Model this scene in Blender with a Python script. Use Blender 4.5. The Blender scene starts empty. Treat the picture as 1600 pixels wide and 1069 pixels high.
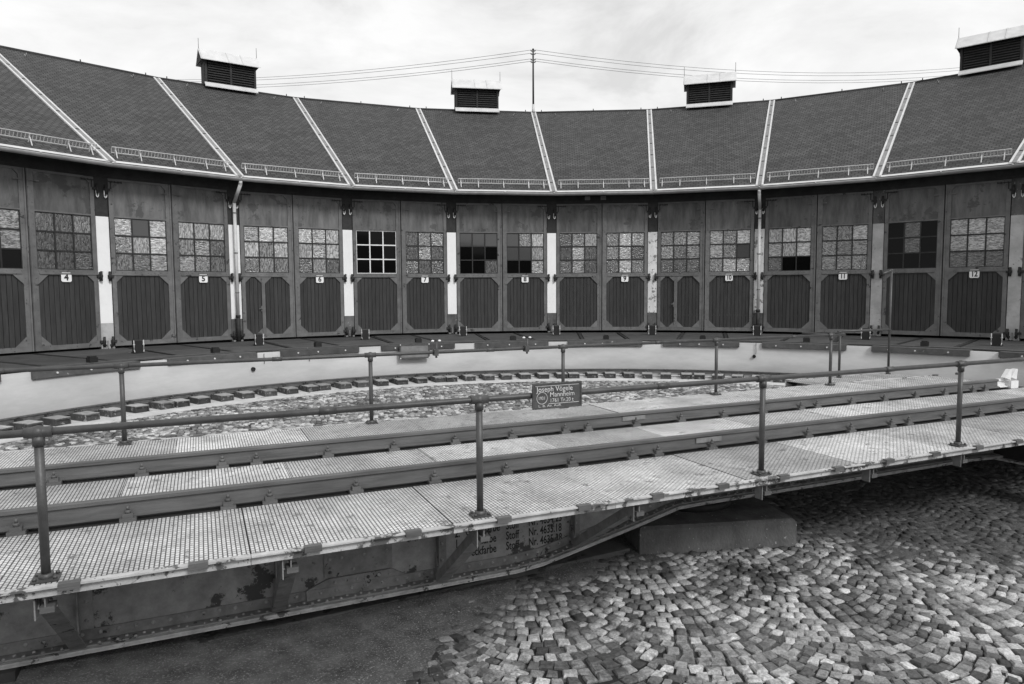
import bpy, math, random
import numpy as np
from mathutils import Matrix, Vector, noise as mnoise
random.seed(7); rng = np.random.default_rng(7)
scene = bpy.context.scene
COL = scene.collection
R_ = math.radians

# ------------------------------------------------------------------ camera
CAM = Vector((-2.319, -9.238, 1.623))
FOC = 1090.7; PITCH = R_(-4.193); ROLL = R_(-0.3457)
cd = bpy.data.cameras.new('camera'); cam = bpy.data.objects.new('camera', cd); COL.objects.link(cam)
cd.sensor_width = 36; cd.lens = 36 * FOC / 1600; cd.clip_start = .05; cd.clip_end = 3000
fw = Vector((0, math.cos(PITCH), math.sin(PITCH))); zc = Vector((0, -math.sin(PITCH), math.cos(PITCH))); xc = Vector((1, 0, 0))
rt = xc * math.cos(ROLL) + zc * math.sin(ROLL); up = -xc * math.sin(ROLL) + zc * math.cos(ROLL)
M = Matrix.Identity(4)
for i in range(3):
    M[i][0] = rt[i]; M[i][1] = up[i]; M[i][2] = -fw[i]; M[i][3] = CAM[i]
cam.matrix_world = M
scene.camera = cam

def project(P):
    d = np.asarray(P, float) - np.array(CAM)
    w = d @ np.array(fw)
    w = np.where(np.abs(w) < 1e-6, 1e-6, w)
    return 800 + FOC * (d @ np.array(rt)) / w, 534.5 - FOC * (d @ np.array(up)) / w, w

# ------------------------------------------------------------------ sky, sun, exposure
SUN_EL, SUN_AZ = 40.0, 38.0            # azimuth: degrees to the right of straight behind the camera
world = bpy.data.worlds.new('World'); scene.world = world; world.use_nodes = True
nt = world.node_tree; nt.nodes.clear()
def N(t, nt_, **kw):
    n = nt_.nodes.new(t)
    for k, v in kw.items():
        setattr(n, k, v)
    return n
sky = N('ShaderNodeTexSky', nt, sky_type='NISHITA'); sky.sun_disc = False
sky.sun_elevation = R_(SUN_EL); sky.sun_rotation = R_(180 - SUN_AZ); sky.dust_density = 4.0
bw = N('ShaderNodeRGBToBW', nt); nt.links.new(sky.outputs[0], bw.inputs[0])
m1 = N('ShaderNodeMath', nt, operation='MULTIPLY'); m1.inputs[1].default_value = .10; nt.links.new(bw.outputs[0], m1.inputs[0])
tc = N('ShaderNodeTexCoord', nt)
mp = N('ShaderNodeMapping', nt); mp.inputs['Scale'].default_value = (1.0, 1.0, 2.6); nt.links.new(tc.outputs['Generated'], mp.inputs[0])
nz = N('ShaderNodeTexNoise', nt); nz.inputs['Scale'].default_value = 3.1; nz.inputs['Detail'].default_value = 7; nz.inputs['Roughness'].default_value = .6; nz.inputs['Distortion'].default_value = .35
nt.links.new(mp.outputs[0], nz.inputs['Vector'])
rp = N('ShaderNodeValToRGB', nt)
rp.color_ramp.elements[0].position = .36; rp.color_ramp.elements[0].color = (.66, .66, .66, 1)
rp.color_ramp.elements[1].position = .60; rp.color_ramp.elements[1].color = (.90, .90, .90, 1)
e = rp.color_ramp.elements.new(.47); e.color = (.80, .80, .80, 1)
nt.links.new(nz.outputs['Fac'], rp.inputs[0])
mx = N('ShaderNodeMix', nt, data_type='RGBA'); mx.inputs['Factor'].default_value = .86
nt.links.new(m1.outputs[0], mx.inputs['A']); nt.links.new(rp.outputs[0], mx.inputs['B'])
bg = N('ShaderNodeBackground', nt); bg.inputs['Strength'].default_value = 1.0
nt.links.new(mx.outputs['Result'], bg.inputs[0])
wo = N('ShaderNodeOutputWorld', nt); nt.links.new(bg.outputs[0], wo.inputs[0])

sl_ = bpy.data.lights.new('sun', 'SUN'); sun = bpy.data.objects.new('sun', sl_); COL.objects.link(sun)
sl_.energy = 1.5; sl_.angle = R_(14); sl_.color = (1, 1, 1)
sd = Vector((math.sin(R_(SUN_AZ)) * math.cos(R_(SUN_EL)), -math.cos(R_(SUN_AZ)) * math.cos(R_(SUN_EL)), math.sin(R_(SUN_EL))))
sun.rotation_euler = sd.to_track_quat('Z', 'Y').to_euler(); sun.location = (0, -20, 30)
vs = scene.view_settings
vs.view_transform = 'Standard'; vs.look = 'None'; vs.exposure = 0.30; vs.gamma = 1.0; vs.use_curve_mapping = False

# ------------------------------------------------------------------ geometry constants
O = np.array([-.1466, -.5823])               # centre of the pit and the bridge
BE = R_(24.12); AX = np.array([math.cos(BE), math.sin(BE)]); NX = np.array([-math.sin(BE), math.cos(BE)])
RF, TH0, AL = 18.109, 141.715, 12.3258       # facade polygon round the world origin
RG, HG, RR, HR = 17.252, 5.264, 27.345, 10.713
RPIT = 13.444
def polW(R, deg, z=0.): return Vector((R * math.cos(R_(deg)), R * math.sin(R_(deg)), z))
def polO(R, deg, z=0.): return Vector((O[0] + R * math.cos(R_(deg)), O[1] + R * math.sin(R_(deg)), z))
def colang(k): return TH0 - AL * k
def floor_z(r):
    t = min(max((r - 4.5) / 7.4, 0), 1); return -1.35 + .30 * t * t * (3 - 2 * t)

# ------------------------------------------------------------------ helpers
WM = {}
def link(o, parent=None, world=None):
    COL.objects.link(o)
    world = world if world is not None else (WM[parent].copy() if parent is not None else Matrix.Identity(4))
    WM[o] = world
    if parent is not None:
        o.parent = parent
        o.matrix_basis = WM[parent].inverted() @ world
    else:
        o.matrix_basis = world
    return o
def tag(o, label=None, cat=None, group=None, kind=None):
    if label: o['label'] = label
    if cat: o['category'] = cat
    if group: o['group'] = group
    if kind: o['kind'] = kind
    return o
def empty(name, loc=(0, 0, 0), rz=0.):
    o = bpy.data.objects.new(name, None); o.empty_display_size = .2
    return link(o, None, Matrix.Translation(Vector(loc)) @ Matrix.Rotation(rz, 4, 'Z'))
def inst(name, mesh, parent=None, world=None):
    return link(bpy.data.objects.new(name, mesh), parent, world)

class MB:
    def __init__(s): s.v = []; s.f = []; s.sm = []
    def add(s, vs, fs, smooth=False):
        b = len(s.v); s.v += [tuple(v) for v in vs]
        s.f += [tuple(i + b for i in f) for f in fs]; s.sm += [smooth] * len(fs); return s
    def box(s, x0, x1, y0, y1, z0, z1, mat=None):
        P = [(x, y, z) for z in (z0, z1) for y in (y0, y1) for x in (x0, x1)]
        if mat is not None: P = [mat @ Vector(q) for q in P]
        return s.add(P, [(0, 2, 3, 1), (4, 5, 7, 6), (0, 1, 5, 4), (2, 6, 7, 3), (0, 4, 6, 2), (1, 3, 7, 5)])
    def hexa(s, P): # 8 points: bottom ring ccw, top ring ccw
        return s.add(P, [(3, 2, 1, 0), (4, 5, 6, 7), (0, 1, 5, 4), (1, 2, 6, 5), (2, 3, 7, 6), (3, 0, 4, 7)])
    def tube(s, p0, p1, r, n=10, r1=None, cap=True):
        p0, p1 = Vector(p0), Vector(p1); d = (p1 - p0).normalized()
        a = d.orthogonal().normalized(); b = d.cross(a); r1 = r if r1 is None else r1
        P = []
        for p, rr in ((p0, r), (p1, r1)):
            for i in range(n):
                t = 2 * math.pi * i / n; P.append(p + (a * math.cos(t) + b * math.sin(t)) * rr)
        s.add(P, [(i, (i + 1) % n, n + (i + 1) % n, n + i) for i in range(n)], True)
        if cap:
            b0 = len(s.v) - 2 * n
            s.f += [tuple(b0 + i for i in reversed(range(n))), tuple(b0 + n + i for i in range(n))]; s.sm += [False, False]
        return s
    def path(s, pts, r, n=8):
        for a, b in zip(pts[:-1], pts[1:]): s.tube(a, b, r, n)
        for p in pts[1:-1]: s.ball(p, r * 1.0, n)
        return s
    def ball(s, c, r, n=10, sz=1.0, half=False):
        c = Vector(c); m = max(4, n // 2); P = []; F = []
        lo = 0 if half else -math.pi / 2
        for j in range(m + 1):
            t = lo + (math.pi / 2 - lo) * j / m
            for i in range(n):
                a = 2 * math.pi * i / n
                P.append(c + Vector((math.cos(a) * math.cos(t) * r, math.sin(a) * math.cos(t) * r, math.sin(t) * r * sz)))
        for j in range(m):
            for i in range(n): F.append((j * n + i, j * n + (i + 1) % n, (j + 1) * n + (i + 1) % n, (j + 1) * n + i))
        return s.add(P, F, True)
    def prism(s, poly, f0, f1):
        """poly: list of 2-D points; f0/f1 map a 2-D point to 3-D for both ends (ccw seen from f1)."""
        n = len(poly)
        P = [f0(*q) for q in poly] + [f1(*q) for q in poly]
        return s.add(P, [tuple(reversed(range(n))), tuple(range(n, 2 * n))] + [(i, (i + 1) % n, n + (i + 1) % n, n + i) for i in range(n)])
    def arc(s, r0, r1, z0, z1, a0, a1, step=2.0):
        n = max(1, int(abs(a1 - a0) / step)); P = []
        for i in range(n + 1):
            a = a0 + (a1 - a0) * i / n
            P += [polO(r0, a, z0), polO(r1, a, z0), polO(r1, a, z1), polO(r0, a, z1)]
        F = []
        for i in range(n):
            b = 4 * i
            for j in range(4): F.append((b + j, b + (j + 1) % 4, b + 4 + (j + 1) % 4, b + 4 + j))
        F += [(3, 2, 1, 0), (4 * n, 4 * n + 1, 4 * n + 2, 4 * n + 3)]
        if a1 > a0: F = [tuple(reversed(f)) for f in F]
        return s.add(P, F)
    def mesh(s, name, mat):
        me = bpy.data.meshes.new(name); me.from_pydata(s.v, [], s.f); me.materials.append(mat)
        me.polygons.foreach_set('use_smooth', s.sm); me.update(); return me
    def build(s, name, mat, parent=None, world=None): return inst(name, s.mesh(name, mat), parent, world)

# ------------------------------------------------------------------ materials (all grey: the photograph is black and white)
MATS = {}
def mat(name, lo, hi, scale=3.0, rough=.75, bump=.15, bscale=40., stretch=(1, 1, 1), metal=0., spec=.4, spots=None, spot_thr=.62, spot_scale=2.5, coord='Object', rand=.12, detail=6):
    m = bpy.data.materials.new(name); m.use_nodes = True; t = m.node_tree; t.nodes.clear()
    out = N('ShaderNodeOutputMaterial', t); bs = N('ShaderNodeBsdfPrincipled', t); t.links.new(bs.outputs[0], out.inputs[0])
    co = N('ShaderNodeTexCoord', t); oi = N('ShaderNodeObjectInfo', t)
    ad = N('ShaderNodeVectorMath', t, operation='ADD'); sc = N('ShaderNodeVectorMath', t, operation='SCALE'); sc.inputs['Scale'].default_value = 37.
    cb = N('ShaderNodeCombineXYZ', t); t.links.new(oi.outputs['Random'], cb.inputs[0]); t.links.new(oi.outputs['Random'], cb.inputs[1])
    t.links.new(cb.outputs[0], sc.inputs[0]); t.links.new(co.outputs[coord], ad.inputs[0]); t.links.new(sc.outputs[0], ad.inputs[1])
    mp = N('ShaderNodeMapping', t); mp.inputs['Scale'].default_value = stretch; t.links.new(ad.outputs[0], mp.inputs[0])
    n1 = N('ShaderNodeTexNoise', t); n1.inputs['Scale'].default_value = scale; n1.inputs['Detail'].default_value = detail; n1.inputs['Roughness'].default_value = .65
    t.links.new(mp.outputs[0], n1.inputs['Vector'])
    r1 = N('ShaderNodeValToRGB', t); r1.color_ramp.elements[0].position = .3; r1.color_ramp.elements[1].position = .72
    r1.color_ramp.elements[0].color = (lo, lo, lo, 1); r1.color_ramp.elements[1].color = (hi, hi, hi, 1)
    t.links.new(n1.outputs['Fac'], r1.inputs[0]); colr = r1.outputs[0]
    if spots is not None:
        n3 = N('ShaderNodeTexNoise', t); n3.inputs['Scale'].default_value = spot_scale; n3.inputs['Detail'].default_value = 9; n3.inputs['Roughness'].default_value = .7
        t.links.new(ad.outputs[0], n3.inputs['Vector'])
        r3 = N('ShaderNodeValToRGB', t); r3.color_ramp.elements[0].position = spot_thr - .055; r3.color_ramp.elements[1].position = spot_thr - .03
        t.links.new(n3.outputs['Fac'], r3.inputs[0])
        m3 = N('ShaderNodeMix', t, data_type='RGBA'); t.links.new(r3.outputs[0], m3.inputs['Factor']); t.links.new(colr, m3.inputs['A'])
        m3.inputs['B'].default_value = (spots, spots, spots, 1); colr = m3.outputs['Result']
    if rand:
        mr = N('ShaderNodeMapRange', t); mr.inputs['To Min'].default_value = 1 - rand; mr.inputs['To Max'].default_value = 1 + rand
        t.links.new(oi.outputs['Random'], mr.inputs['Value'])
        vm = N('ShaderNodeVectorMath', t, operation='SCALE'); t.links.new(colr, vm.inputs[0]); t.links.new(mr.outputs[0], vm.inputs['Scale']); colr = vm.outputs[0]
    t.links.new(colr, bs.inputs['Base Color'])
    bs.inputs['Roughness'].default_value = rough; bs.inputs['Metallic'].default_value = metal; bs.inputs['Specular IOR Level'].default_value = spec
    if bump:
        n2 = N('ShaderNodeTexNoise', t); n2.inputs['Scale'].default_value = bscale; n2.inputs['Detail'].default_value = 4
        t.links.new(mp.outputs[0], n2.inputs['Vector'])
        bp = N('ShaderNodeBump', t); bp.inputs['Strength'].default_value = bump; bp.inputs['Distance'].default_value = .02
        t.links.new(n2.outputs['Fac'], bp.inputs['Height']); t.links.new(bp.outputs[0], bs.inputs['Normal'])
    MATS[name] = m; return m

M_asphalt = mat('dark forecourt', .035, .075, 1.2, .9, .4, 30, spots=.16, spot_thr=.68, spot_scale=3)
M_slab = mat('dark slab', .045, .085, 1.6, .85, .3, 25, spots=.15, spot_thr=.70, spot_scale=2.2, rand=.22)
M_rimbeam = mat('rim timber', .05, .10, 4, .85, .3, 30, stretch=(1, 1, 1), spots=.28, spot_thr=.70, spot_scale=5, rand=.2)
M_wall = mat('limewashed wall', .36, .52, .9, .9, .12, 12, stretch=(.6, .6, 2.2), rand=0, detail=10)
M_ledge = mat('pale concrete ledge', .42, .62, 3.0, .95, .35, 25, spots=.2, spot_thr=.66, spot_scale=4)
M_soil = mat('joint soil', .012, .04, 6, 1., .6, 60)
M_dirt = mat('oily dirt', .045, .16, 4.5, .95, 1.0, 90, spots=.21, spot_thr=.61, spot_scale=55, rand=0, detail=12)
M_gravel = mat('grit', .06, .3, 30, .9, 0)
M_steel = mat('old painted steel', .20, .38, 7, .62, .25, 40, spots=.06, spot_thr=.615, spot_scale=2.6, rand=0)
M_steel2 = mat('weathered steel', .15, .30, 8, .6, .2, 50, spots=.035, spot_thr=.66, spot_scale=6)
M_flange = mat('worn flange steel', .2, .45, 9, .6, .3, 60, spots=.06, spot_thr=.62, spot_scale=7, rand=0)
M_rail = mat('dull rail steel', .07, .15, 4, .55, .15, 30, stretch=(.4, 3, 3), rand=0, spots=.22, spot_thr=.72, spot_scale=9)
M_pipe = mat('handrail paint', .045, .085, 7, .45, .12, 40, spots=.05, spot_thr=.68, spot_scale=12, spec=.5)
M_edge = mat('deck edge angle', .34, .6, 6, .6, .25, 30, spots=.1, spot_thr=.60, spot_scale=4, rand=.1)
M_concrete = mat('plinth concrete', .055, .17, 2.5, .95, .6, 40, stretch=(1, 1, .6), spots=.40, spot_thr=.68, spot_scale=16, detail=12)
M_footing = mat('stained footing', .05, .12, 2.5, .95, .5, 40, spots=.03, spot_thr=.6, spot_scale=2.2, rand=0)
M_brick = mat('dark brick', .05, .09, 2, .9, .2, 10)
M_block = mat('sleeper shoe', .035, .085, 7, .8, .3, 40, spots=.25, spot_thr=.63, spot_scale=9, rand=.3)
M_blocklit = mat('sleeper shoe lit top', .2, .42, 9, .9, .3, 40, rand=.25)  # paler than the shoe: light on the top put into its colour
M_zinc = mat('zinc sheet', .50, .68, 2.5, .5, .1, 15, rand=.06)
M_zincd = mat('weathered zinc', .15, .27, 4, .55, .1, 20)
M_gutter = mat('gutter zinc', .22, .36, 2.5, .5, .05, 20, spec=.5)
M_frame = mat('door frame steel', .105, .185, 3.2, .7, .15, 40, spots=.04, spot_thr=.66, spot_scale=5, rand=.1)
M_sheet = mat('door sheet', .065, .175, 2.2, .55, .2, 5, stretch=(2.2, 1, .45), spots=.075, spot_thr=.62, spot_scale=1.6, rand=.16)
M_plank = mat('dark door plank', .028, .055, 5, .8, .25, 40, stretch=(3, 3, .35), rand=.14)
M_muntin = mat('muntin', .015, .03, 8, .6, 0)
M_muntinw = mat('white muntin', .70, .82, 8, .6, 0)
M_dark = mat('near black iron', .018, .04, 8, .7, .1, 30)
M_timber = mat('dark eave timber', .03, .06, 3, .85, .2, 20)
M_louvre = mat('louvre timber', .018, .04, 6, .8, .15, 30)
M_white = mat('white pillar paint', .84, .92, 2.2, .85, .15, 18, spots=.62, spot_thr=.74, spot_scale=3, rand=.03)
M_whited = mat('peeling white paint', .55, .82, 3, .85, .2, 18, stretch=(2, 2, .5), spots=.22, spot_thr=.60, spot_scale=5, rand=0)
M_grey = mat('grey rendered pillar', .34, .56, 2.4, .9, .3, 20, spots=.2, spot_thr=.68, spot_scale=5, rand=.05)
M_plate = mat('enamel white', .82, .88, 3, .35, 0, rand=0)
M_ink = mat('black paint', .012, .02, 5, .5, 0, rand=0)
M_stencil = mat('stencil ink', .02, .035, 5, .7, 0, rand=0, spots=.14, spot_thr=.70, spot_scale=18)
M_sign = mat('cast sign iron', .05, .10, 12, .6, .2, 60, rand=0)
M_signl = mat('cast lettering worn', .45, .75, 20, .5, 0, rand=0)
M_lock = mat('white rail lock', .66, .85, 8, .7, .15, 30)
M_intf = mat('interior', .03, .05, 2, .95, 0)
M_wire = mat('wire', .18, .22, 5, .6, 0)

def slate_mat():
    m = bpy.data.materials.new('slate tiles'); m.use_nodes = True; t = m.node_tree; bs = t.nodes['Principled BSDF']
    uv = N('ShaderNodeUVMap', t); uv.uv_map = 'UVMap'
    br = N('ShaderNodeTexBrick', t); br.offset = .5
    br.inputs['Scale'].default_value = 1.0; br.inputs['Brick Width'].default_value = .20; br.inputs['Row Height'].default_value = .16; br.inputs['Mortar Size'].default_value = .016; br.inputs['Mortar Smooth'].default_value = .4; br.inputs['Bias'].default_value = 0.
    br.inputs['Color1'].default_value = (.046, .046, .046, 1); br.inputs['Color2'].default_value = (.082, .082, .082, 1); br.inputs['Mortar'].default_value = (.014, .014, .014, 1)
    t.links.new(uv.outputs[0], br.inputs['Vector'])
    nz = N('ShaderNodeTexNoise', t); nz.inputs['Scale'].default_value = .9; nz.inputs['Detail'].default_value = 8; t.links.new(uv.outputs[0], nz.inputs['Vector'])
    mr = N('ShaderNodeMapRange', t); mr.inputs['From Min'].default_value = .3; mr.inputs['From Max'].default_value = .7; mr.inputs['To Min'].default_value = .82; mr.inputs['To Max'].default_value = 1.18
    t.links.new(nz.outputs['Fac'], mr.inputs['Value'])
    vm = N('ShaderNodeVectorMath', t, operation='SCALE'); t.links.new(br.outputs['Color'], vm.inputs[0]); t.links.new(mr.outputs[0], vm.inputs['Scale'])
    t.links.new(vm.outputs[0], bs.inputs['Base Color'])
    sx = N('ShaderNodeSeparateXYZ', t); t.links.new(uv.outputs[0], sx.inputs[0])
    md = N('ShaderNodeMath', t, operation='MODULO'); md.inputs[1].default_value = .16; t.links.new(sx.outputs[1], md.inputs[0])
    ml = N('ShaderNodeMath', t, operation='MULTIPLY'); ml.inputs[1].default_value = -5.; t.links.new(md.outputs[0], ml.inputs[0])
    ad = N('ShaderNodeMath', t, operation='SUBTRACT'); t.links.new(ml.outputs[0], ad.inputs[0]); t.links.new(br.outputs['Fac'], ad.inputs[1])
    bp = N('ShaderNodeBump', t); bp.inputs['Strength'].default_value = .5; bp.inputs['Distance'].default_value = .012; t.links.new(ad.outputs[0], bp.inputs['Height']); t.links.new(bp.outputs[0], bs.inputs['Normal'])
    bs.inputs['Roughness'].default_value = .75; bs.inputs['Specular IOR Level'].default_value = .3
    return m
M_slate = slate_mat()

def deck_mat():
    m = bpy.data.materials.new('chequered deck plate'); m.use_nodes = True; t = m.node_tree; bs = t.nodes['Principled BSDF']
    co = N('ShaderNodeTexCoord', t); sp = N('ShaderNodeSeparateXYZ', t); t.links.new(co.outputs['Object'], sp.inputs[0])
    cb = N('ShaderNodeCombineXYZ', t); t.links.new(sp.outputs[1], cb.inputs[0]); t.links.new(sp.outputs[0], cb.inputs[1])
    br = N('ShaderNodeTexBrick', t); br.offset = .5; br.inputs['Scale'].default_value = 1.
    br.inputs['Brick Width'].default_value = .046; br.inputs['Row Height'].default_value = .030; br.inputs['Mortar Size'].default_value = .0048; br.inputs['Mortar Smooth'].default_value = .35; br.inputs['Bias'].default_value = 0.
    br.inputs['Color1'].default_value = (.62, .62, .62, 1); br.inputs['Color2'].default_value = (.78, .78, .78, 1); br.inputs['Mortar'].default_value = (.10, .10, .10, 1)
    t.links.new(cb.outputs[0], br.inputs['Vector'])
    oi = N('ShaderNodeObjectInfo', t)
    n1 = N('ShaderNodeTexNoise', t); n1.inputs['Scale'].default_value = 1.7; n1.inputs['Detail'].default_value = 8; n1.inputs['Roughness'].default_value = .65; t.links.new(co.outputs['Object'], n1.inputs['Vector'])
    mr = N('ShaderNodeMapRange', t); mr.inputs['From Min'].default_value = .3; mr.inputs['From Max'].default_value = .7; mr.inputs['To Min'].default_value = .6; mr.inputs['To Max'].default_value = 1.15; t.links.new(n1.outputs['Fac'], mr.inputs['Value'])
    m2 = N('ShaderNodeMapRange', t); m2.inputs['To Min'].default_value = .74; m2.inputs['To Max'].default_value = 1.22; t.links.new(oi.outputs['Random'], m2.inputs['Value'])
    mm = N('ShaderNodeMath', t, operation='MULTIPLY'); t.links.new(mr.outputs[0], mm.inputs[0]); t.links.new(m2.outputs[0], mm.inputs[1])
    n3 = N('ShaderNodeTexNoise', t); n3.inputs['Scale'].default_value = 7; n3.inputs['Detail'].default_value = 9; n3.inputs['Roughness'].default_value = .75; t.links.new(co.outputs['Object'], n3.inputs['Vector'])
    r3 = N('ShaderNodeValToRGB', t); r3.color_ramp.elements[0].position = .565; r3.color_ramp.elements[1].position = .64; t.links.new(n3.outputs['Fac'], r3.inputs[0])
    vm = N('ShaderNodeVectorMath', t, operation='SCALE'); t.links.new(br.outputs['Color'], vm.inputs[0]); t.links.new(mm.outputs[0], vm.inputs['Scale'])
    mx = N('ShaderNodeMix', t, data_type='RGBA'); t.links.new(r3.outputs[0], mx.inputs['Factor']); t.links.new(vm.outputs[0], mx.inputs['A']); mx.inputs['B'].default_value = (.15, .15, .15, 1)
    t.links.new(mx.outputs['Result'], bs.inputs['Base Color'])
    iv = N('ShaderNodeMath', t, operation='SUBTRACT'); iv.inputs[0].default_value = 1.; t.links.new(br.outputs['Fac'], iv.inputs[1])
    bp = N('ShaderNodeBump', t); bp.inputs['Strength'].default_value = .7; bp.inputs['Distance'].default_value = .004; t.links.new(iv.outputs[0], bp.inputs['Height']); t.links.new(bp.outputs[0], bs.inputs['Normal'])
    bs.inputs['Roughness'].default_value = .55; bs.inputs['Specular IOR Level'].default_value = .4
    return m
M_deck = deck_mat()

def pane_mat(name, kind, lo, hi):
    m = bpy.data.materials.new(name); m.use_nodes = True; t = m.node_tree; bs = t.nodes['Principled BSDF']
    if kind == 'clear':
        bs.inputs['Base Color'].default_value = (lo, lo, lo, 1); bs.inputs['Roughness'].default_value = .05; bs.inputs['IOR'].default_value = 1.5 if lo > .01 else 1.22
        return m
    co = N('ShaderNodeTexCoord', t); oi = N('ShaderNodeObjectInfo', t)
    cb = N('ShaderNodeCombineXYZ', t); mu = N('ShaderNodeMath', t, operation='MULTIPLY'); mu.inputs[1].default_value = 91.
    t.links.new(oi.outputs['Random'], mu.inputs[0]); t.links.new(mu.outputs[0], cb.inputs[0]); t.links.new(mu.outputs[0], cb.inputs[2])
    ad = N('ShaderNodeVectorMath', t, operation='ADD'); t.links.new(co.outputs['Object'], ad.inputs[0]); t.links.new(cb.outputs[0], ad.inputs[1])
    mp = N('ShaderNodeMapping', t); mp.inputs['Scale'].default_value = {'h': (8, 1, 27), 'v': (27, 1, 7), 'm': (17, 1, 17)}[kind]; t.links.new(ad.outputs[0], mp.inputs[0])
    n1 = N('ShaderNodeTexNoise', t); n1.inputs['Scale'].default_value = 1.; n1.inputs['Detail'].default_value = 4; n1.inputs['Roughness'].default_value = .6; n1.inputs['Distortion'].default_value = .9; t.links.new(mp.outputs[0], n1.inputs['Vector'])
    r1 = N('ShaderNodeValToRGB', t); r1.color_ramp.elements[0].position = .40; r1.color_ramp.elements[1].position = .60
    r1.color_ramp.elements[0].color = (lo, lo, lo, 1); r1.color_ramp.elements[1].color = (hi, hi, hi, 1); t.links.new(n1.outputs['Fac'], r1.inputs[0])  # light and dark streaks of rippled reflections put into the base colour
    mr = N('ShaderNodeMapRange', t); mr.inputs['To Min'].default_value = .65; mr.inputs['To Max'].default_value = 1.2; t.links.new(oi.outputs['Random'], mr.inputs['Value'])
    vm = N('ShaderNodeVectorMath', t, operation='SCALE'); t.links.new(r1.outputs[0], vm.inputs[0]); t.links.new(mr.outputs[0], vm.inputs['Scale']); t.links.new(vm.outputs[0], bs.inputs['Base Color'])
    bp = N('ShaderNodeBump', t); bp.inputs['Strength'].default_value = .8; bp.inputs['Distance'].default_value = .03; t.links.new(n1.outputs['Fac'], bp.inputs['Height']); t.links.new(bp.outputs[0], bs.inputs['Normal'])
    bs.inputs['Roughness'].default_value = .12; bs.inputs['IOR'].default_value = 1.9
    return m
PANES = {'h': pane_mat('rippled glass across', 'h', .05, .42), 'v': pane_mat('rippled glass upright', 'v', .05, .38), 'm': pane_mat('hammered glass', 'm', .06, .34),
         'H': pane_mat('dusty glinting glass', 'h', .16, .62), 'V': pane_mat('dusty glinting glass upright', 'v', .15, .58), 'd': pane_mat('dark rippled glass', 'h', .015, .16), 'e': pane_mat('dark streaked glass', 'v', .015, .15),
         'c': pane_mat('clear glass', 'clear', .004, 0), 'k': pane_mat('reflection grey glass', 'clear', .07, 0)}  # the grey kind has reflected sky put into its colour

def stone_mat(name, obj_tone):
    m = bpy.data.materials.new(name); m.use_nodes = True; t = m.node_tree; bs = t.nodes['Principled BSDF']
    if obj_tone:
        oi = N('ShaderNodeObjectInfo', t); tone = oi.outputs['Color']
    else:
        at = N('ShaderNodeAttribute', t); at.attribute_name = 'tone'; tone = at.outputs['Color']
    ge = N('ShaderNodeNewGeometry', t)
    n1 = N('ShaderNodeTexNoise', t); n1.inputs['Scale'].default_value = 34; n1.inputs['Detail'].default_value = 10; n1.inputs['Roughness'].default_value = .75; t.links.new(ge.outputs['Position'], n1.inputs['Vector'])
    mr = N('ShaderNodeMapRange', t); mr.inputs['From Min'].default_value = .3; mr.inputs['From Max'].default_value = .68; mr.inputs['To Min'].default_value = .35; mr.inputs['To Max'].default_value = 1.5; t.links.new(n1.outputs['Fac'], mr.inputs['Value'])
    vm = N('ShaderNodeVectorMath', t, operation='SCALE'); t.links.new(tone, vm.inputs[0]); t.links.new(mr.outputs[0], vm.inputs['Scale'])
    n2 = N('ShaderNodeTexNoise', t); n2.inputs['Scale'].default_value = 1.1; n2.inputs['Detail'].default_value = 10; n2.inputs['Roughness'].default_value = .78; t.links.new(ge.outputs['Position'], n2.inputs['Vector'])
    r2 = N('ShaderNodeValToRGB', t); r2.color_ramp.elements[0].position = .50; r2.color_ramp.elements[1].position = .62; t.links.new(n2.outputs['Fac'], r2.inputs[0])
    mx = N('ShaderNodeMix', t, data_type='RGBA'); t.links.new(r2.outputs[0], mx.inputs['Factor']); t.links.new(vm.outputs[0], mx.inputs['A']); mx.inputs['B'].default_value = (.055, .055, .055, 1)
    t.links.new(mx.outputs['Result'], bs.inputs['Base Color'])
    bp = N('ShaderNodeBump', t); bp.inputs['Strength'].default_value = .8; bp.inputs['Distance'].default_value = .012; t.links.new(n1.outputs['Fac'], bp.inputs['Height']); t.links.new(bp.outputs[0], bs.inputs['Normal'])
    bs.inputs['Roughness'].default_value = .8; bs.inputs['Specular IOR Level'].default_value = .35
    return m
M_stoneA = stone_mat('cobble', True); M_stoneB = stone_mat('cobble field', False)

NW = dict(zip(range(3, 15), 'three four five six seven eight nine ten eleven twelve thirteen fourteen'.split()))
# ------------------------------------------------------------------ ground, forecourt, pit
b = MB(); NSEG = 180; rad = [RPIT + .3, 19., 24., 40., 90., 400., 1500.]
for r in rad: b.v += [tuple(polO(r, 360 * i / NSEG, -.03)) for i in range(NSEG)]
for j in range(len(rad) - 1):
    for i in range(NSEG):
        b.f.append((j * NSEG + i, (j + 1) * NSEG + i, (j + 1) * NSEG + (i + 1) % NSEG, j * NSEG + (i + 1) % NSEG)); b.sm.append(False)
ground = tag(b.build('ground', M_asphalt), kind='structure')

GAP = [93.0 - 12.6 * (k - 4) for k in range(-2, 12)]         # joints in the rim, in line with the pillars
STALL = [86.4 + 12.42 * (4 - k) for k in range(-2, 10)]      # centre line of every stall's track, bay k
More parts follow.
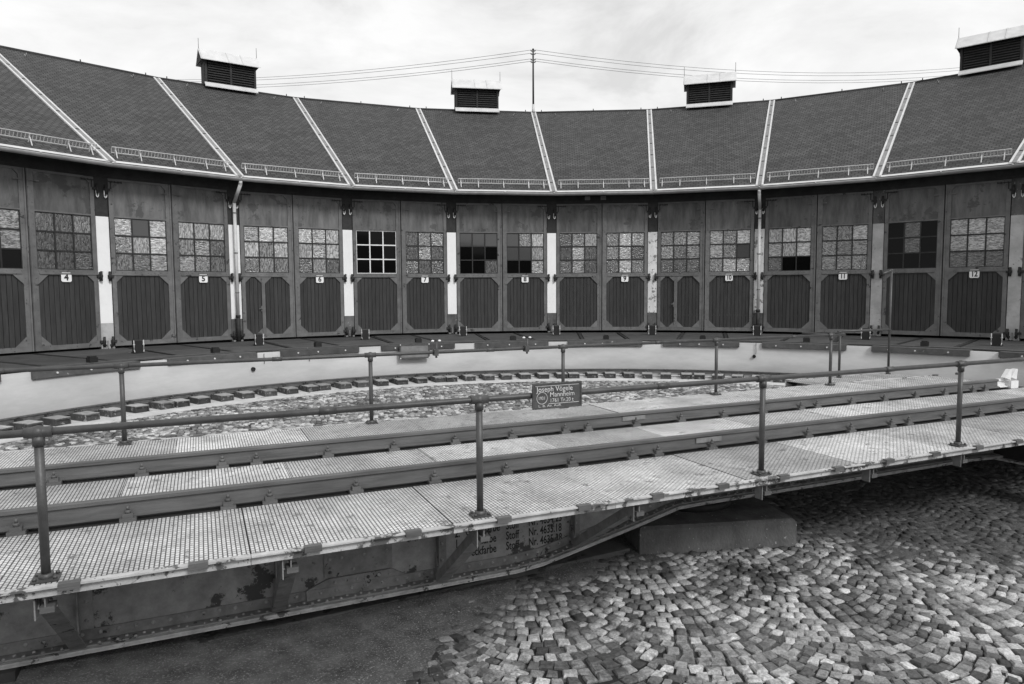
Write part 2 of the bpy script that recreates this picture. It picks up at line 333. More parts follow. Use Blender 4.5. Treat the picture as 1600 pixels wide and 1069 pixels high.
# slabs of the forecourt
fore = tag(MB().arc(RPIT + .12, 14.35, -.25, .0, 10, 190).build('forecourt', M_asphalt), kind='structure')
kerb = MB().arc(13.80, 14.12, .002, .035, 12, 188).build('kerb_strip', M_rimbeam, fore)
for k in range(-2, 10):
    c = STALL[k + 2]
    hw = lambda r: math.degrees(.66 / r)
    for side in (0, 1):
        m = MB(); r0s = (14.38, 15.7, 17.0); 
        for q in range(2):
            r0, r1 = (14.38, 16.3) if q == 0 else (16.32, 18.25)
            if side == 0: aa = (c + hw(r0), c + hw(r1), c - hw(r1), c - hw(r0))
            else:
                h2 = lambda r: math.degrees(.84 / r); n2 = c - 12.42
                aa = (c - h2(r0), c - h2(r1), n2 + h2(r1), n2 + h2(r0))
            dz = random.uniform(-.006, .008)
            P = [polO(r0, aa[0], -.03), polO(r0, aa[3], -.03), polO(r1, aa[2], -.03), polO(r1, aa[1], -.03)]
            P += [p + Vector((0, 0, .035 + dz)) for p in P]
            MB().hexa(P).build('paving_slab', M_slab, fore)
# tracks from the doors to the rim
for k in range(-1, 9):
    c = STALL[k + 2]; dr = polO(1, c) - polO(0, c); sd_ = Vector((-dr.y, dr.x, 0))
    t = empty('stall_track', tuple(polO(13.6, c, -.03)))
    tag(t, 'pair of sunken dark rails running from the pit rim to door %s' % NW[k + 5], 'track', 'rails in front of the doors')
    for sgn in (-1, 1):
        a = polO(13.62, c) + sd_ * .752 * sgn; e_ = polO(18.2, c) + sd_ * .752 * sgn
        m = MB()
        w_ = sd_ * .035
        m.hexa([a - w_ + Vector((0, 0, -.028)), a + w_ + Vector((0, 0, -.028)), e_ + w_ + Vector((0, 0, -.028)), e_ - w_ + Vector((0, 0, -.028)),
                a - w_ + Vector((0, 0, .012)), a + w_ + Vector((0, 0, .012)), e_ + w_ + Vector((0, 0, .012)), e_ - w_ + Vector((0, 0, .012))])
        m.build('rail', M_dark, t, Matrix.Identity(4))

# pit wall and rim beams
pw = empty('pit_wall', (O[0], O[1] + RPIT, -1.0))
tag(pw, 'curved whitewashed turntable pit wall with dark timber rim', 'wall')
m = MB(); n = 240
prof = [(RPIT, -1.05), (RPIT, .0), (RPIT + .42, .0), (RPIT + .42, -1.05)]
for i in range(n):
    for r, z in prof: m.v.append(tuple(polO(r, 360 * i / n, z)))
for i in range(n):
    j = (i + 1) % n
    for q in range(3):
        m.f.append((i * 4 + q, j * 4 + q, j * 4 + q + 1, i * 4 + q + 1)[::-1]); m.sm.append(q == 0)
m.build('wall', M_wall, pw, Matrix.Identity(4))
for i in range(len(GAP) - 1):
    a0, a1 = GAP[i] - 1.36 - random.uniform(-.12, .12), GAP[i + 1] + 1.36 + random.uniform(-.12, .12)
    beam = MB().arc(RPIT - .055, RPIT + .25, -.135 + random.uniform(-.012, .012), .018, a0, a1, .9).build('rim_beam', M_rimbeam, pw, Matrix.Identity(4))
    bm = MB()
    for q in range(3):
        a = a0 + (a1 - a0) * (.2 + .3 * q + random.uniform(-.04, .04)); bm.tube(polO(RPIT - .08, a, -.06), polO(RPIT - .05, a, -.06), .022, 8)
    tag(bm.build('bolts', M_zinc, beam, Matrix.Identity(4)), kind='stuff')
MB().arc(RPIT - .055, RPIT + .25, -.135, .018, GAP[-1] - 1.3, GAP[0] + 1.3 - 360, 1.5).build('rim_beam', M_rimbeam, pw, Matrix.Identity(4))
for a, z, r in ((132.6, -.42, .055), (67.4, -.40, .05)):
    m = MB(); m.tube(polO(RPIT - .05, a, z), polO(RPIT + .1, a, z), r, 14, cap=False); m.tube(polO(RPIT - .012, a, z), polO(RPIT + .02, a, z), r * .96, 14)
    m.build('drain_pipe', M_dark, pw, Matrix.Identity(4))
for a, l0, l1 in ((131.3, -.02, -.30), (125.9, -.05, -.32), (67.2, .0, -.34)):  # two hanging cables; the last line stands for a crack in the wall
    m = MB(); p = [polO(RPIT - .03, a + .02 * math.sin(q * 1.7), l0 + (l1 - l0) * q / 4) for q in range(5)]
    m.path(p, .008, 6); m.build('cable_crack_line', M_dark, pw, Matrix.Identity(4))
# enamelled box on the wall
bx = empty('wall_sign_box', tuple(polO(RPIT - .2, 112.6, -.22)), R_(112.6 - 90))
tag(bx, 'weathered framed notice board fixed to the pit rim in front of door seven', 'notice board')
MB().box(-.44, .44, .02, .05, -.14, .25).build('panel', M_zincd, bx)
m = MB(); m.box(-.46, .46, 0, .045, .23, .27); m.box(-.46, .46, 0, .045, -.17, -.13); m.box(-.46, -.42, .0, .045, -.13, .23); m.box(.42, .46, 0, .045, -.13, .23); m.build('frame', M_rimbeam, bx)
m = MB(); [m.ball((x, -.002, z), .022, 8) for x in (-.44, .44) for z in (-.15, .25)]; tag(m.build('bolts', M_zinc, bx), kind='stuff')
MB().box(-.4, .4, .051, .30, .18, .235).build('bracket', M_dark, bx)

# ring ledge, ring rail, sleeper shoes
tag(MB().arc(12.02, RPIT + .02, -1.3, -1.065, 0, 360, 1.5).build('ring_ledge', M_ledge), kind='structure')
rr = empty('ring_rail', tuple(polO(13.15, 90, -1.0)))
tag(rr, 'curved running rail on steel sleepers round the foot of the pit wall', 'rail')
m = MB(); n = 240
prof = [(-.06, -.955), (.06, -.955), (.06, -.945), (.012, -.93), (.012, -.87), (.035, -.86), (.035, -.832), (-.035, -.832), (-.035, -.86), (-.012, -.87), (-.012, -.93), (-.06, -.945)]
q = len(prof)
for i in range(n):
    for dx, z in prof: m.v.append(tuple(polO(13.17 + dx, 360 * i / n, z)))
for i in range(n):
    j = (i + 1) % n
    for s_ in range(q):
        m.f.append((i * q + s_, j * q + s_, j * q + (s_ + 1) % q, i * q + (s_ + 1) % q)); m.sm.append(False)
m.build('rail', M_rail, rr, Matrix.Identity(4))
# shoe mesh: channel with recessed end, x tangential, y radial outwards
m = MB(); m.box(-.16, .16, -.56, .25, -.14, .012); 
w, d = .16, -.585
m.box(-w, w, d, -.56, -.14, -.11); m.box(-w, w, d, -.56, -.016, .012); m.box(-w, -w + .03, d, -.56, -.11, -.016); m.box(w - .03, w, d, -.56, -.11, -.016)
shoe = m.mesh('sleeper_shoe', M_block)
mt = MB().box(-.155, .155, -.58, -.16, .0125, .026).mesh('shoe_top', M_blocklit)
mc = MB(); mc.box(-.06, .06, -.15, -.045, .0265, .06); mc.tube((0, -.10, .06), (0, -.10, .10), .022, 6)
mc = mc.mesh('rail_clip', M_block)
a = 28.
ci = 0
while a < 178:
    W = Matrix.Translation(polO(13.17, a, -.94)) @ Matrix.Rotation(R_(a - 90), 4, 'Z')
    s_ = inst('sleeper_shoe', shoe, rr, W @ Matrix.Rotation(random.uniform(-.05, .05), 4, 'Z') @ Matrix.Translation((0, random.uniform(-.05, .05), .0)))
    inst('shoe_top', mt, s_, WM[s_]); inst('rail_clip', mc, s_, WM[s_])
    a += 2.55 if ci % 7 != 5 else 1.75
    a += random.uniform(-.12, .12); ci += 1

# pit floor, cobbles
b = MB(); rad = np.linspace(0.01, 12.06, 30); NS = 96
for r in rad: b.v += [tuple(polO(r, 360 * i / NS, floor_z(r) - .028)) for i in range(NS)]
for j in range(len(rad) - 1):
    for i in range(NS): b.f.append((j * NS + i, (j + 1) * NS + i, (j + 1) * NS + (i + 1) % NS, j * NS + (i + 1) % NS)); b.sm.append(True)
floor = tag(b.build('pit_floor', M_soil), kind='structure')

def in_plinth(x, y):
    c, s_ = math.cos(-PLR), math.sin(-PLR); dx, dy = x - PLC[0], y - PLC[1]
    u, v = dx * c - dy * s_, dx * s_ + dy * c
    return abs(u) < .98 and abs(v) < .98
PLR = R_(8.1)                                  # plinth turned against the bridge
PLC = (-.89 + .95 * math.cos(PLR) - .95 * math.sin(PLR), -1.54 + .95 * math.sin(PLR) + .95 * math.cos(PLR))
# stone variants: unit quads with jitter
VAR = []
for q in range(24):
    cr = [np.array(c, float) * .5 + rng.uniform(-.10, .10, 2) for c in ((-1, -1), (1, -1), (1, 1), (-1, 1))]
    top = [c * rng.uniform(.66, .84) for c in cr]; tz = rng.uniform(-.009, .005, 4)
    mid = [c * .97 for c in cr]
    VAR.append(np.array([(*c, -.05) for c in cr] + [(*c, -.014) for c in mid] + [(*c, z) for c, z in zip(top, tz)]))
SF = np.array([(0, 1, 5, 4), (1, 2, 6, 5), (2, 3, 7, 6), (3, 0, 4, 7), (4, 5, 9, 8), (5, 6, 10, 9), (6, 7, 11, 10), (7, 4, 8, 11), (8, 9, 10, 11)])
FR = R_(12.0); fu = np.array([math.cos(FR), math.sin(FR)]); fv = np.array([-math.sin(FR), math.cos(FR)])
FWID, FROW = 1.30, .118; rho = FWID / math.sqrt(2) * 1.02
stones = []
nst = int(round(rho * math.pi / 2 / .122))
for j in range(-12, 13):
    for i in range(-125, 130):
        jit0 = rng.uniform(-.5, .5) * .4
        ntot = nst + (1 if rng.random() < .3 else 0)
        for q in range(ntot):
            ph = -math.pi / 4 + (q + .5 + jit0 * .5) * (math.pi / 2) / ntot
            u = j * FWID + rho * math.sin(ph) * .985; v = i * FROW - rho * math.cos(ph) + (j % 2) * .05
            stones.append((u, v, ph, rho * math.pi / 2 / ntot, FROW * math.cos(ph)))
S = np.array(stones)
S[:, 0] += rng.normal(0, .009, len(S)) + .035 * np.sin(S[:, 1] * 2.3 + np.sin(S[:, 0] * 1.1) * 2); S[:, 1] += rng.normal(0, .009, len(S)) + .04 * np.sin(S[:, 0] * 1.7 + np.sin(S[:, 1] * .9) * 2)
XY = S[:, 0:1] * fu + S[:, 1:2] * fv
rr_ = np.hypot(XY[:, 0] - O[0], XY[:, 1] - O[1])
zf = np.array([floor_z(r) for r in rr_])
px, py, dw = project(np.column_stack([XY, zf]))
keep = (rr_ < 11.9) & (dw > .4) & (px > -600) & (px < 2600) & (py < 2200) & (py > 560)
keep &= ~np.array([in_plinth(x, y) for x, y in XY])
S, XY, zf, px, py, dw = S[keep], XY[keep], zf[keep], px[keep], py[keep], dw[keep]
nS = len(S)
low = np.array([mnoise.noise((x * .9, y * .9, 3.)) for x, y in XY])
tone = np.clip(np.exp(rng.normal(math.log(.28), .58, nS)) * (1 + .35 * low), .05, .55)
bright = rng.random(nS) < .09; tone[bright] *= 1.6
tone = np.clip(tone, .04, .62)
zj = rng.normal(0, .006, nS) + .010 * low
tilt = rng.normal(0, .03, (nS, 2))
ang = S[:, 2] + FR + rng.normal(0, .11, nS)
sx = S[:, 3] * rng.uniform(.76, .97, nS); sy = S[:, 4] * rng.uniform(.80, .98, nS)
vi = rng.integers(0, len(VAR), nS)
sl = (XY - O) @ np.column_stack([AX, NX])
def dirt_edge(s):   # the dirt lies where l > this
    return np.interp(s, [-9, -5.2, -4.2, -3.64, -3.07, -2.3, -1.0, -.6], [-5.5, -3.3, -2.05, -1.42, -.92, -.68, -.56, .5])
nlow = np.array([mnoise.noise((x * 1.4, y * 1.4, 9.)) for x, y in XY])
gd = (sl[:, 1] - (np.maximum(-1.0 - 1.0 * (sl[:, 0] - .6), -3.6) + .45 * nlow)) / .9 + rng.normal(0, .12, nS)   # oil grime and bridge shade put into the tone of stones beyond the plinth
grime_shade = np.where((sl[:, 0] > .1) & (sl[:, 1] < 1.5), np.clip(gd, 0, 1), 0) * np.clip((sl[:, 0] - .1) / .5, 0, 1)
tone = tone * (1 - grime_shade) + grime_shade * (.03 + tone * .2)
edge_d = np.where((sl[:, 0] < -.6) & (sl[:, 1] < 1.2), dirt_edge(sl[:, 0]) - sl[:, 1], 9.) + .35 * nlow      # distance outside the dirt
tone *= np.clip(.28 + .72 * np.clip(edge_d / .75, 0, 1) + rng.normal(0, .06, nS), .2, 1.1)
in_view = (px > 0) & (px < 1600) & (py < 1069) & (sl[:, 1] < dirt_edge(sl[:, 0]) - .05)
order = np.argsort(np.where(in_view, dw, 1e9))
single = order[:300]; isS = np.zeros(nS, bool); isS[single] = True
vmesh = []
for V in VAR:
    me = bpy.data.meshes.new('cobblestone'); me.from_pydata([tuple(p) for p in V], [], [tuple(f) for f in SF]); me.materials.append(M_stoneA); vmesh.append(me)
def stone_matrix(i):
    return (Matrix.Translation((XY[i, 0], XY[i, 1], zf[i] + zj[i])) @ Matrix.Rotation(ang[i], 4, 'Z') @ Matrix.Rotation(tilt[i, 0], 4, 'X') @ Matrix.Rotation(tilt[i, 1], 4, 'Y')
            @ Matrix.Diagonal((sx[i], sy[i], 1, 1)))
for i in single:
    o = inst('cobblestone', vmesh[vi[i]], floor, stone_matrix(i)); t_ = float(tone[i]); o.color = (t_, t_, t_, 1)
rest = np.where(~isS)[0]
V = np.array(VAR)[vi[rest]]                     # n,12,3
V = V.copy(); V[:, :, 0] *= sx[rest][:, None]; V[:, :, 1] *= sy[rest][:, None]
V[:, :, 2] += V[:, :, 0] * tilt[rest, 1][:, None] + V[:, :, 1] * tilt[rest, 0][:, None]
ca, sa = np.cos(ang[rest])[:, None], np.sin(ang[rest])[:, None]
X = V[:, :, 0] * ca - V[:, :, 1] * sa + XY[rest, 0][:, None]; Y = V[:, :, 0] * sa + V[:, :, 1] * ca + XY[rest, 1][:, None]
Z = V[:, :, 2] + (zf[rest] + zj[rest])[:, None]
vv = np.stack([X, Y, Z], 2).reshape(-1, 3); ff = (SF[None] + 12 * np.arange(len(rest))[:, None, None]).reshape(-1, 4)
me = bpy.data.meshes.new('cobblestones')
me.vertices.add(len(vv)); me.vertices.foreach_set('co', vv.ravel())
me.loops.add(ff.size); me.loops.foreach_set('vertex_index', ff.ravel().astype(np.int32))
me.polygons.add(len(ff)); me.polygons.foreach_set('loop_start', np.arange(0, ff.size, 4, dtype=np.int32)); me.polygons.foreach_set('loop_total', np.full(len(ff), 4, np.int32))
me.update(calc_edges=True); me.validate()
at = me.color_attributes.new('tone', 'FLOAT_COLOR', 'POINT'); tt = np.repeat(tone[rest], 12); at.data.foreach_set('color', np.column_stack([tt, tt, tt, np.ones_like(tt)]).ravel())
me.materials.append(M_stoneB)
tag(inst('cobblestones', me, floor), kind='stuff')

# oily dirt drifted under and beside the bridge
def dirt_h(s, l):
    x, y = O[0] + s * AX[0] + l * NX[0], O[1] + s * AX[1] + l * NX[1]
    n1 = mnoise.fractal((x * 1.3, y * 1.3, 0), 1., 2., 4); n2 = mnoise.fractal((x * 6, y * 6, 5.), .8, 2., 3)
    a = (l - float(dirt_edge(s)) + .16 * n1 + .06 * n2) / .75
    a = min(max(a, -1), 1)
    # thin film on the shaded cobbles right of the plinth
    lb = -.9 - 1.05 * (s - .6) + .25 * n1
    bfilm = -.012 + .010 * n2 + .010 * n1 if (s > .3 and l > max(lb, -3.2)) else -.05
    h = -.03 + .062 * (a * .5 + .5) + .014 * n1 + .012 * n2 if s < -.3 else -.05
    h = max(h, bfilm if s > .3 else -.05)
    return x, y, floor_z(math.hypot(x - O[0], y - O[1])) + h
m = MB(); ss = np.arange(-9.2, 7.6, .055); ll = np.arange(-4.4, 1.6, .055)
for s_ in ss:
    for l_ in ll: m.v.append(dirt_h(s_, l_))
nl = len(ll)
for i in range(len(ss) - 1):
    for j in range(nl - 1): m.f.append((i * nl + j, (i + 1) * nl + j, (i + 1) * nl + j + 1, i * nl + j + 1)); m.sm.append(True)
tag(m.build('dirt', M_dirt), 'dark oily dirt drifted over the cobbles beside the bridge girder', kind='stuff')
m = MB()
for q in range(5200):
    s_ = rng.uniform(-7.5, 3.0); e0 = float(dirt_edge(min(s_, -.7)))
    l_ = rng.normal(e0 + .25, .45) if s_ < -.7 else rng.uniform(-3.4, -.9)
    x, y, z = dirt_h(s_, l_); r = float(np.exp(rng.normal(math.log(.0045), .4)))
    z = max(z, floor_z(math.hypot(x - O[0], y - O[1])) - .002)
    m.add([(x + r, y, z + r * .3), (x, y + r * .8, z + r * .2), (x - r, y, z + r * .3), (x, y - r * .9, z + r * .3), (x, y, z + r)], [(0, 1, 4), (1, 2, 4), (2, 3, 4), (3, 0, 4)])
tag(m.build('grit', M_gravel), 'fine pale grit scattered over the dirt and cobbles', kind='stuff')

sb = MB(); sb.hexa([(*(O + AX * a_ + NX * b_), z_) for z_ in (-1.45, -1.300) for a_, b_ in ((-8.6, -.98), (-1.15, -.50), (-1.15, .7), (-8.6, .9))])
tag(sb.build('footing_slab', M_footing), kind='structure')
# pivot plinth
pl = empty('pivot_plinth', (PLC[0], PLC[1], -1.36), PLR)
tag(pl, 'square weathered concrete block under the bridge where it pivots', 'plinth')
ch = .035; m = MB(); h = .31
q0 = .95
P = [(-q0, -q0, -.05), (q0, -q0, -.05), (q0, q0, -.05), (-q0, q0, -.05)]; P += [(x, y, h - ch) for x, y, z in P[:4]]; P += [(x * (1 - ch / q0), y * (1 - ch / q0), h) for x, y, z in P[:4]]
m.add(P, [(0, 1, 5, 4), (1, 2, 6, 5), (2, 3, 7, 6), (3, 0, 4, 7), (4, 5, 9, 8), (5, 6, 10, 9), (6, 7, 11, 10), (7, 4, 8, 11), (8, 9, 10, 11)])
m.build('block', M_concrete, pl)
m = MB(); m.tube((0, 0, h), (0, 0, h + .08), .55, 24); m.tube((0, 0, h + .08), (0, 0, h + .26), .32, 20); m.build('pivot_bearing', M_dark, pl)

# ------------------------------------------------------------------ turntable bridge (local x along, y across, z up)
br = empty('turntable_bridge', (O[0], O[1], 0), BE)
tag(br, 'long riveted turntable bridge with chequered deck plates, two rails and pipe handrails', 'turntable')
DZ = -.175; S0, S1 = -12.6, 8.2
SP = 1.4691; NST = [-3.52 + SP * i for i in range(-6, 9)]
NST = [s for s in NST if S0 < s < S1]
# girders
gp = [(S0, -.75), (-11.6, -.75), (-10.2, -1.125), (-2.75, -1.125), (-2.45, -1.10), (-2.1, -1.03), (-1.35, -.875), (-.78, -.748), (-.5, -.742), (4.2, -.742), (5.6, -.80), (S1 - .1, -.80)]
def girder(lat, detail):
    g = MB(); 
    for (a, za), (c, zc_) in zip(gp[:-1], gp[1:]):
        g.hexa([(a, lat - .007, za), (c, lat - .007, zc_), (c, lat + .007, zc_), (a, lat + .007, za), (a, lat - .007, -.23), (c, lat - .007, -.23), (c, lat + .007, -.23), (a, lat + .007, -.23)])
    go = g.build('girder_web', M_steel, br)
    fl = MB()
    for z0, z1, hw_ in ((-.018, .0, .155), (-.040, -.0185, .145)):
        for (a, za), (c, zc_) in zip(gp[:-1], gp[1:]):
            fl.hexa([(a, lat - hw_, za + z0), (c, lat - hw_, zc_ + z0), (c, lat + hw_, zc_ + z0), (a, lat + hw_, za + z0), (a, lat - hw_, za + z1), (c, lat - hw_, zc_ + z1), (c, lat + hw_, zc_ + z1), (a, lat + hw_, za + z1)])
    fl.build('bottom_flange', M_flange, go)
    an = MB()
    for sg in (-1, 1):
        for (a, za), (c, zc_) in zip(gp[:-1], gp[1:]):
            y0, y1 = sorted((lat + sg * .0072, lat + sg * .018)); y2, y3 = sorted((lat + sg * .018, lat + sg * .115))
            an.hexa([(a, y0, za + .001), (c, y0, zc_ + .001), (c, y1, zc_ + .001), (a, y1, za + .001), (a, y0, za + .10), (c, y0, zc_ + .10), (c, y1, zc_ + .10), (a, y1, za + .10)])
            an.hexa([(a, y2, za + .001), (c, y2, zc_ + .001), (c, y3, zc_ + .001), (a, y3, za + .001), (a, y2, za + .013), (c, y2, zc_ + .013), (c, y3, zc_ + .013), (a, y3, za + .013)])
    an.build('flange_angle', M_steel2, go)
    tp = MB(); tp.box(S0, S1 - .1, lat - .14, lat + .14, -.229, -.205); tp.build('top_flange', M_steel2, go)
    if not detail: return
    rv = MB()
    zb = lambda s: float(np.interp(s, [q[0] for q in gp], [q[1] for q in gp]))
    def rivet(p, nrm, r=.017):
        a = nrm.orthogonal().normalized(); c = nrm.cross(a); P = []
        for j, (rr2, hh) in enumerate(((r, 0.), (r * .8, r * .5), (r * .35, r * .78))):
            for i in range(7): t = 2 * math.pi * i / 7; P.append(p + (a * math.cos(t) + c * math.sin(t)) * rr2 + nrm * hh)
        F = [(j * 7 + i, j * 7 + (i + 1) % 7, (j + 1) * 7 + (i + 1) % 7, (j + 1) * 7 + i) for j in range(2) for i in range(7)] + [tuple(range(14, 21))]
        rv.add(P, F, True)
    nf = Vector((0, -1, 0)); nu = Vector((0, 0, 1))
    s_ = -8.2
    while s_ < 1.6:
        rivet(Vector((s_, lat - .018, zb(s_) + .065)), nf); 
        rivet(Vector((s_ + .06, lat - .06, zb(s_ + .06) + .013)), nu, .015); rivet(Vector((s_ + .0, lat - .097, zb(s_) + .013)), nu, .015)
        s_ += .125
    for st in NST:
        if -8.5 < st < -1.8:
            for z in np.arange(-.33, zb(st) + .14, -.155): rivet(Vector((st + .045, lat - .018, z)), nf)
    # cover plate and trapezoid splice
    pz = MB(); pz.box(-4.58, -3.96, lat - .022, lat - .0072, -.94, -.30); pz.build('splice_plate', M_steel2, go)
    tz_ = MB(); tz_.prism([(-4.74, -1.02), (-3.84, -1.02), (-3.97, -.945), (-4.55, -.945)], lambda x, z: (x, lat - .0072, z), lambda x, z: (x, lat - .030, z)); 
    tz_.prism([(-4.74, -1.113), (-3.84, -1.113), (-3.84, -1.0201), (-4.74, -1.0201)], lambda x, z: (x, lat - .0185, z), lambda x, z: (x, lat - .036, z)); tz_.build('splice_cover', M_steel2, go)
    for ix in range(6):
        for iz in range(5):
            if (ix + iz) % 2 == 0 or ix in (0, 5): rivet(Vector((-4.53 + ix * .104, lat - .022, -.41 - iz * .12)), nf)
    for ix in range(6): rivet(Vector((-4.62 + ix * .14, lat - .036, -1.055)), nf); rivet(Vector((-4.49 + ix * .10, lat - .030, -.985)), nf)
    tag(rv.build('rivets', M_flange, go), kind='stuff')
    # stiffeners
    for st in NST:
        z1 = zb(st) + .10; 
        if z1 > -.5 or st < -9.8: continue
        m = MB(); m.box(st, st + .09, lat - .0178, lat - .0073, z1 + .002, -.231); m.box(st - .010, st, lat - .10, lat - .0073, z1 + .002, -.231)
        m.prism([(lat - .0075, z1 - .08), (lat - .145, z1 - .08), (lat - .02, z1 + .16), (lat - .0075, z1 + .16)], lambda y, z: (st - .024, y, z), lambda y, z: (st - .0105, y, z))
        m.build('stiffener', M_steel2, go)
    # stencilled paint record
    return go
def text_obj(body, size, name, mat_, parent, world, extrude=.0012, align='LEFT', sx=1., bold=0.):
    cu = bpy.data.curves.new(name, 'FONT'); cu.body = body; cu.size = size; cu.extrude = extrude; cu.align_x = align; cu.resolution_u = 3; cu.offset = bold
    to = bpy.data.objects.new(name, cu); COL.objects.link(to); bpy.context.view_layer.update()
    me = bpy.data.meshes.new_from_object(to.evaluated_get(bpy.context.evaluated_depsgraph_get()))
    bpy.data.objects.remove(to); me.materials.clear(); me.materials.append(mat_); me.name = name
    if sx != 1.: me.transform(Matrix.Diagonal((sx, 1, 1, 1)))
    return inst(name, me, parent, world)
gn = girder(-.75, True); girder(.75, False)
UPR = Matrix.Rotation(math.pi / 2, 4, 'X')       # text upright facing -y
for j, (c0, c1, c2, c3) in enumerate((('2.', 'Grundfarbe', 'Stoff', 'Nr. 4634 23'), ('1.', 'Deckfarbe', 'Stoff', 'Nr. 4635.18'), ('2.', 'Deckfarbe', 'Stoff', 'Nr. 4635 38'))):
    for x, s_ in ((-3.34, c0), (-3.23, c1), (-2.80, c2), (-2.55, c3)):
        text_obj(s_, .118, 'stencil_lettering', M_stencil, gn, WM[br] @ Matrix.Translation((x, -.7592, -.755 - j * .105)) @ UPR, sx=.66, bold=.0018)
# cross members between the girders, end carriage beams
for st in NST:
    MB().box(st - .05, st + .05, -.738, .738, -.45, -.235).build('cross_member', M_steel2, br)
m = MB(); m.box(-.35, -.05, -.60, .60, -.79, -.46); m.build('pivot_beam', M_dark, br)
m = MB(); m.box(4.9, 5.25, -2.1, 2.1, -.80, -.46); cbm = m.build('carriage_beam', M_dark, br); MB().box(4.82, 5.33, -2.12, 2.12, -.83, -.802).build('carriage_flange', M_edge, cbm); m = MB(); [m.ball((4.898, y, -.6), .02, 8) for y in (-1.9, -1.6, -1.3)]; tag(m.build('rivets', M_zinc, cbm), kind='stuff')
for y in (-1.75, 1.75):
    m = MB(); m.box(4.98, 5.17, y - .2, y + .2, floor_z(5.3) - .03, -.832); m.build('carriage_leg', M_dark, br)
m = MB(); m.box(7.75, 8.05, -1.5, 1.5, -.85, -.46); [m.box(7.8, 8.0, y - .15, y + .15, floor_z(8.1) - .03, -.852) for y in (-1.2, 1.2)]; m.build('end_beam', M_dark, br)
m = MB(); m.box(-7.55, -6.86, -.95, -.55, floor_z(7.2) - .03, -1.168); m.build('girder_support', M_dark, br)
m = MB(); m.box(-12.4, -12.0, -1.0, 1.0, -1.02, -.80); m.build('end_beam', M_dark, br)
# brackets
NEAR, FAR = -2.0, 2.5
zbf = lambda s: float(np.interp(s, [q[0] for q in gp], [q[1] for q in gp]))
for st in NST:
    for sg, edge in ((-1, -NEAR), (1, FAR)):
        m = MB(); m.box(st - .035, st + .035, *sorted((sg * .895, sg * (edge - .02))), -.262, -.236)
        m.box(st - .004, st + .004, *sorted((sg * .895, sg * (edge - .02))), -.32, -.2625)
        zz = zbf(st)
        if zz < -.85:
            a = Vector((st, sg * .90, zz + .03)); c = Vector((st, sg * (edge - .09), -.345)); d = (c - a); up_ = Vector((0, -d.z * sg, d.y * sg)).normalized() * .035
            sd2 = Vector((.055, 0, 0)); th = up_ * .3
            m.hexa([a - sd2 - th, a + sd2 - th, c + sd2 - th, c - sd2 - th, a - sd2, a + sd2, c + sd2, c - sd2])
            m.hexa([a - sd2 * 1.0, a - sd2 * .8, c - sd2 * .8, c - sd2, a - sd2 + up_ * 2, a - sd2 * .8 + up_ * 2, c - sd2 * .8 + up_ * 2, c - sd2 + up_ * 2])
        br_o = m.build('bracket', M_steel2, br)
        m = MB(); m.box(st - .03, st + .05, *sorted((sg * (edge - .115), sg * (edge - .015))), -.36, -.3205); m.build('bracket_foot', M_rail, br_o)
        m = MB(); m.box(st - .06, st - .052, *sorted((sg * (edge - .115), sg * (edge - .02))), -.40, -.24); m.build('bracket_plate', M_steel2, br_o)
# deck plates
def plates(l0, l1, off):
    s_ = S0 + off
    while s_ < S1 - .02:
        e_ = min(s_ + SP, S1)
        dz = random.uniform(-.003, .003)
        m = MB(); m.box(s_ + .004, e_ - .004, l0, l1, DZ - .012 + dz, DZ + dz)
        m.build('deck_plate', M_deck, br); s_ += SP
plates(NEAR + .012, -.86, .0); plates(-.64, .64, .5); plates(.86, FAR - .012, .9)
m = MB(); m.box(5.0, 5.22, FAR - .01, 3.25, DZ - .012, DZ - .002); m.box(5.224, 7.2, FAR - .01, 3.25, DZ - .011, DZ + .002); m.box(7.204, S1 - .35, FAR - .01, 3.25, DZ - .012, DZ); m.build('platform_plate', M_deck, br)
MB().box(4.99, S1 - .34, 3.252, 3.27, -.30, DZ + .01).build('platform_edge', M_edge, br)
for s_ in (5.3, 6.6, 7.7): MB().box(s_ - .03, s_ + .03, FAR + .013, 3.24, -.27, -.19).build('platform_bearer', M_steel2, br)
MB().box(5.9, 7.7, FAR - .05, FAR - .013, DZ + .004, DZ + .02).build('platform_seam', M_edge, br)
# edge angles with lugs
for y, sg in ((NEAR, -1), (FAR, 1)):
    s_ = S0; i = 0
    while s_ < S1 - .02:
        e_ = min(s_ + SP, S1)
        y0, y1 = sorted((y, y + sg * .012)); y2, y3 = sorted((y - sg * .002, y + sg * .052))
        m = MB(); m.box(s_ + .002, e_ - .002, y0, y1, -.245, -.184); m.box(s_ + .002, e_ - .002, y2, y3, -.1838, -.172 + random.uniform(-.002, .002)); ed = m.build('edge_angle', M_edge, br)
        for q in (.35, 1.08):
            m = MB(); y4, y5 = sorted((y + sg * .012, y + sg * .064)); m.box(s_ + q, s_ + q + .12, y4, y5, -.205, -.160); m.build('lug', M_rail, ed)
        s_ += SP
    m = MB(); y0, y1 = sorted((y - sg * .006, y - sg * .055)); m.box(S0, S1, y0, y1, -.232, -.192); m.build('edge_stringer', M_steel2, br)
MB().box(S1 + .002, S1 + .02, NEAR + .01, FAR - .01, -.40, DZ).build('end_plate', M_edge, br)
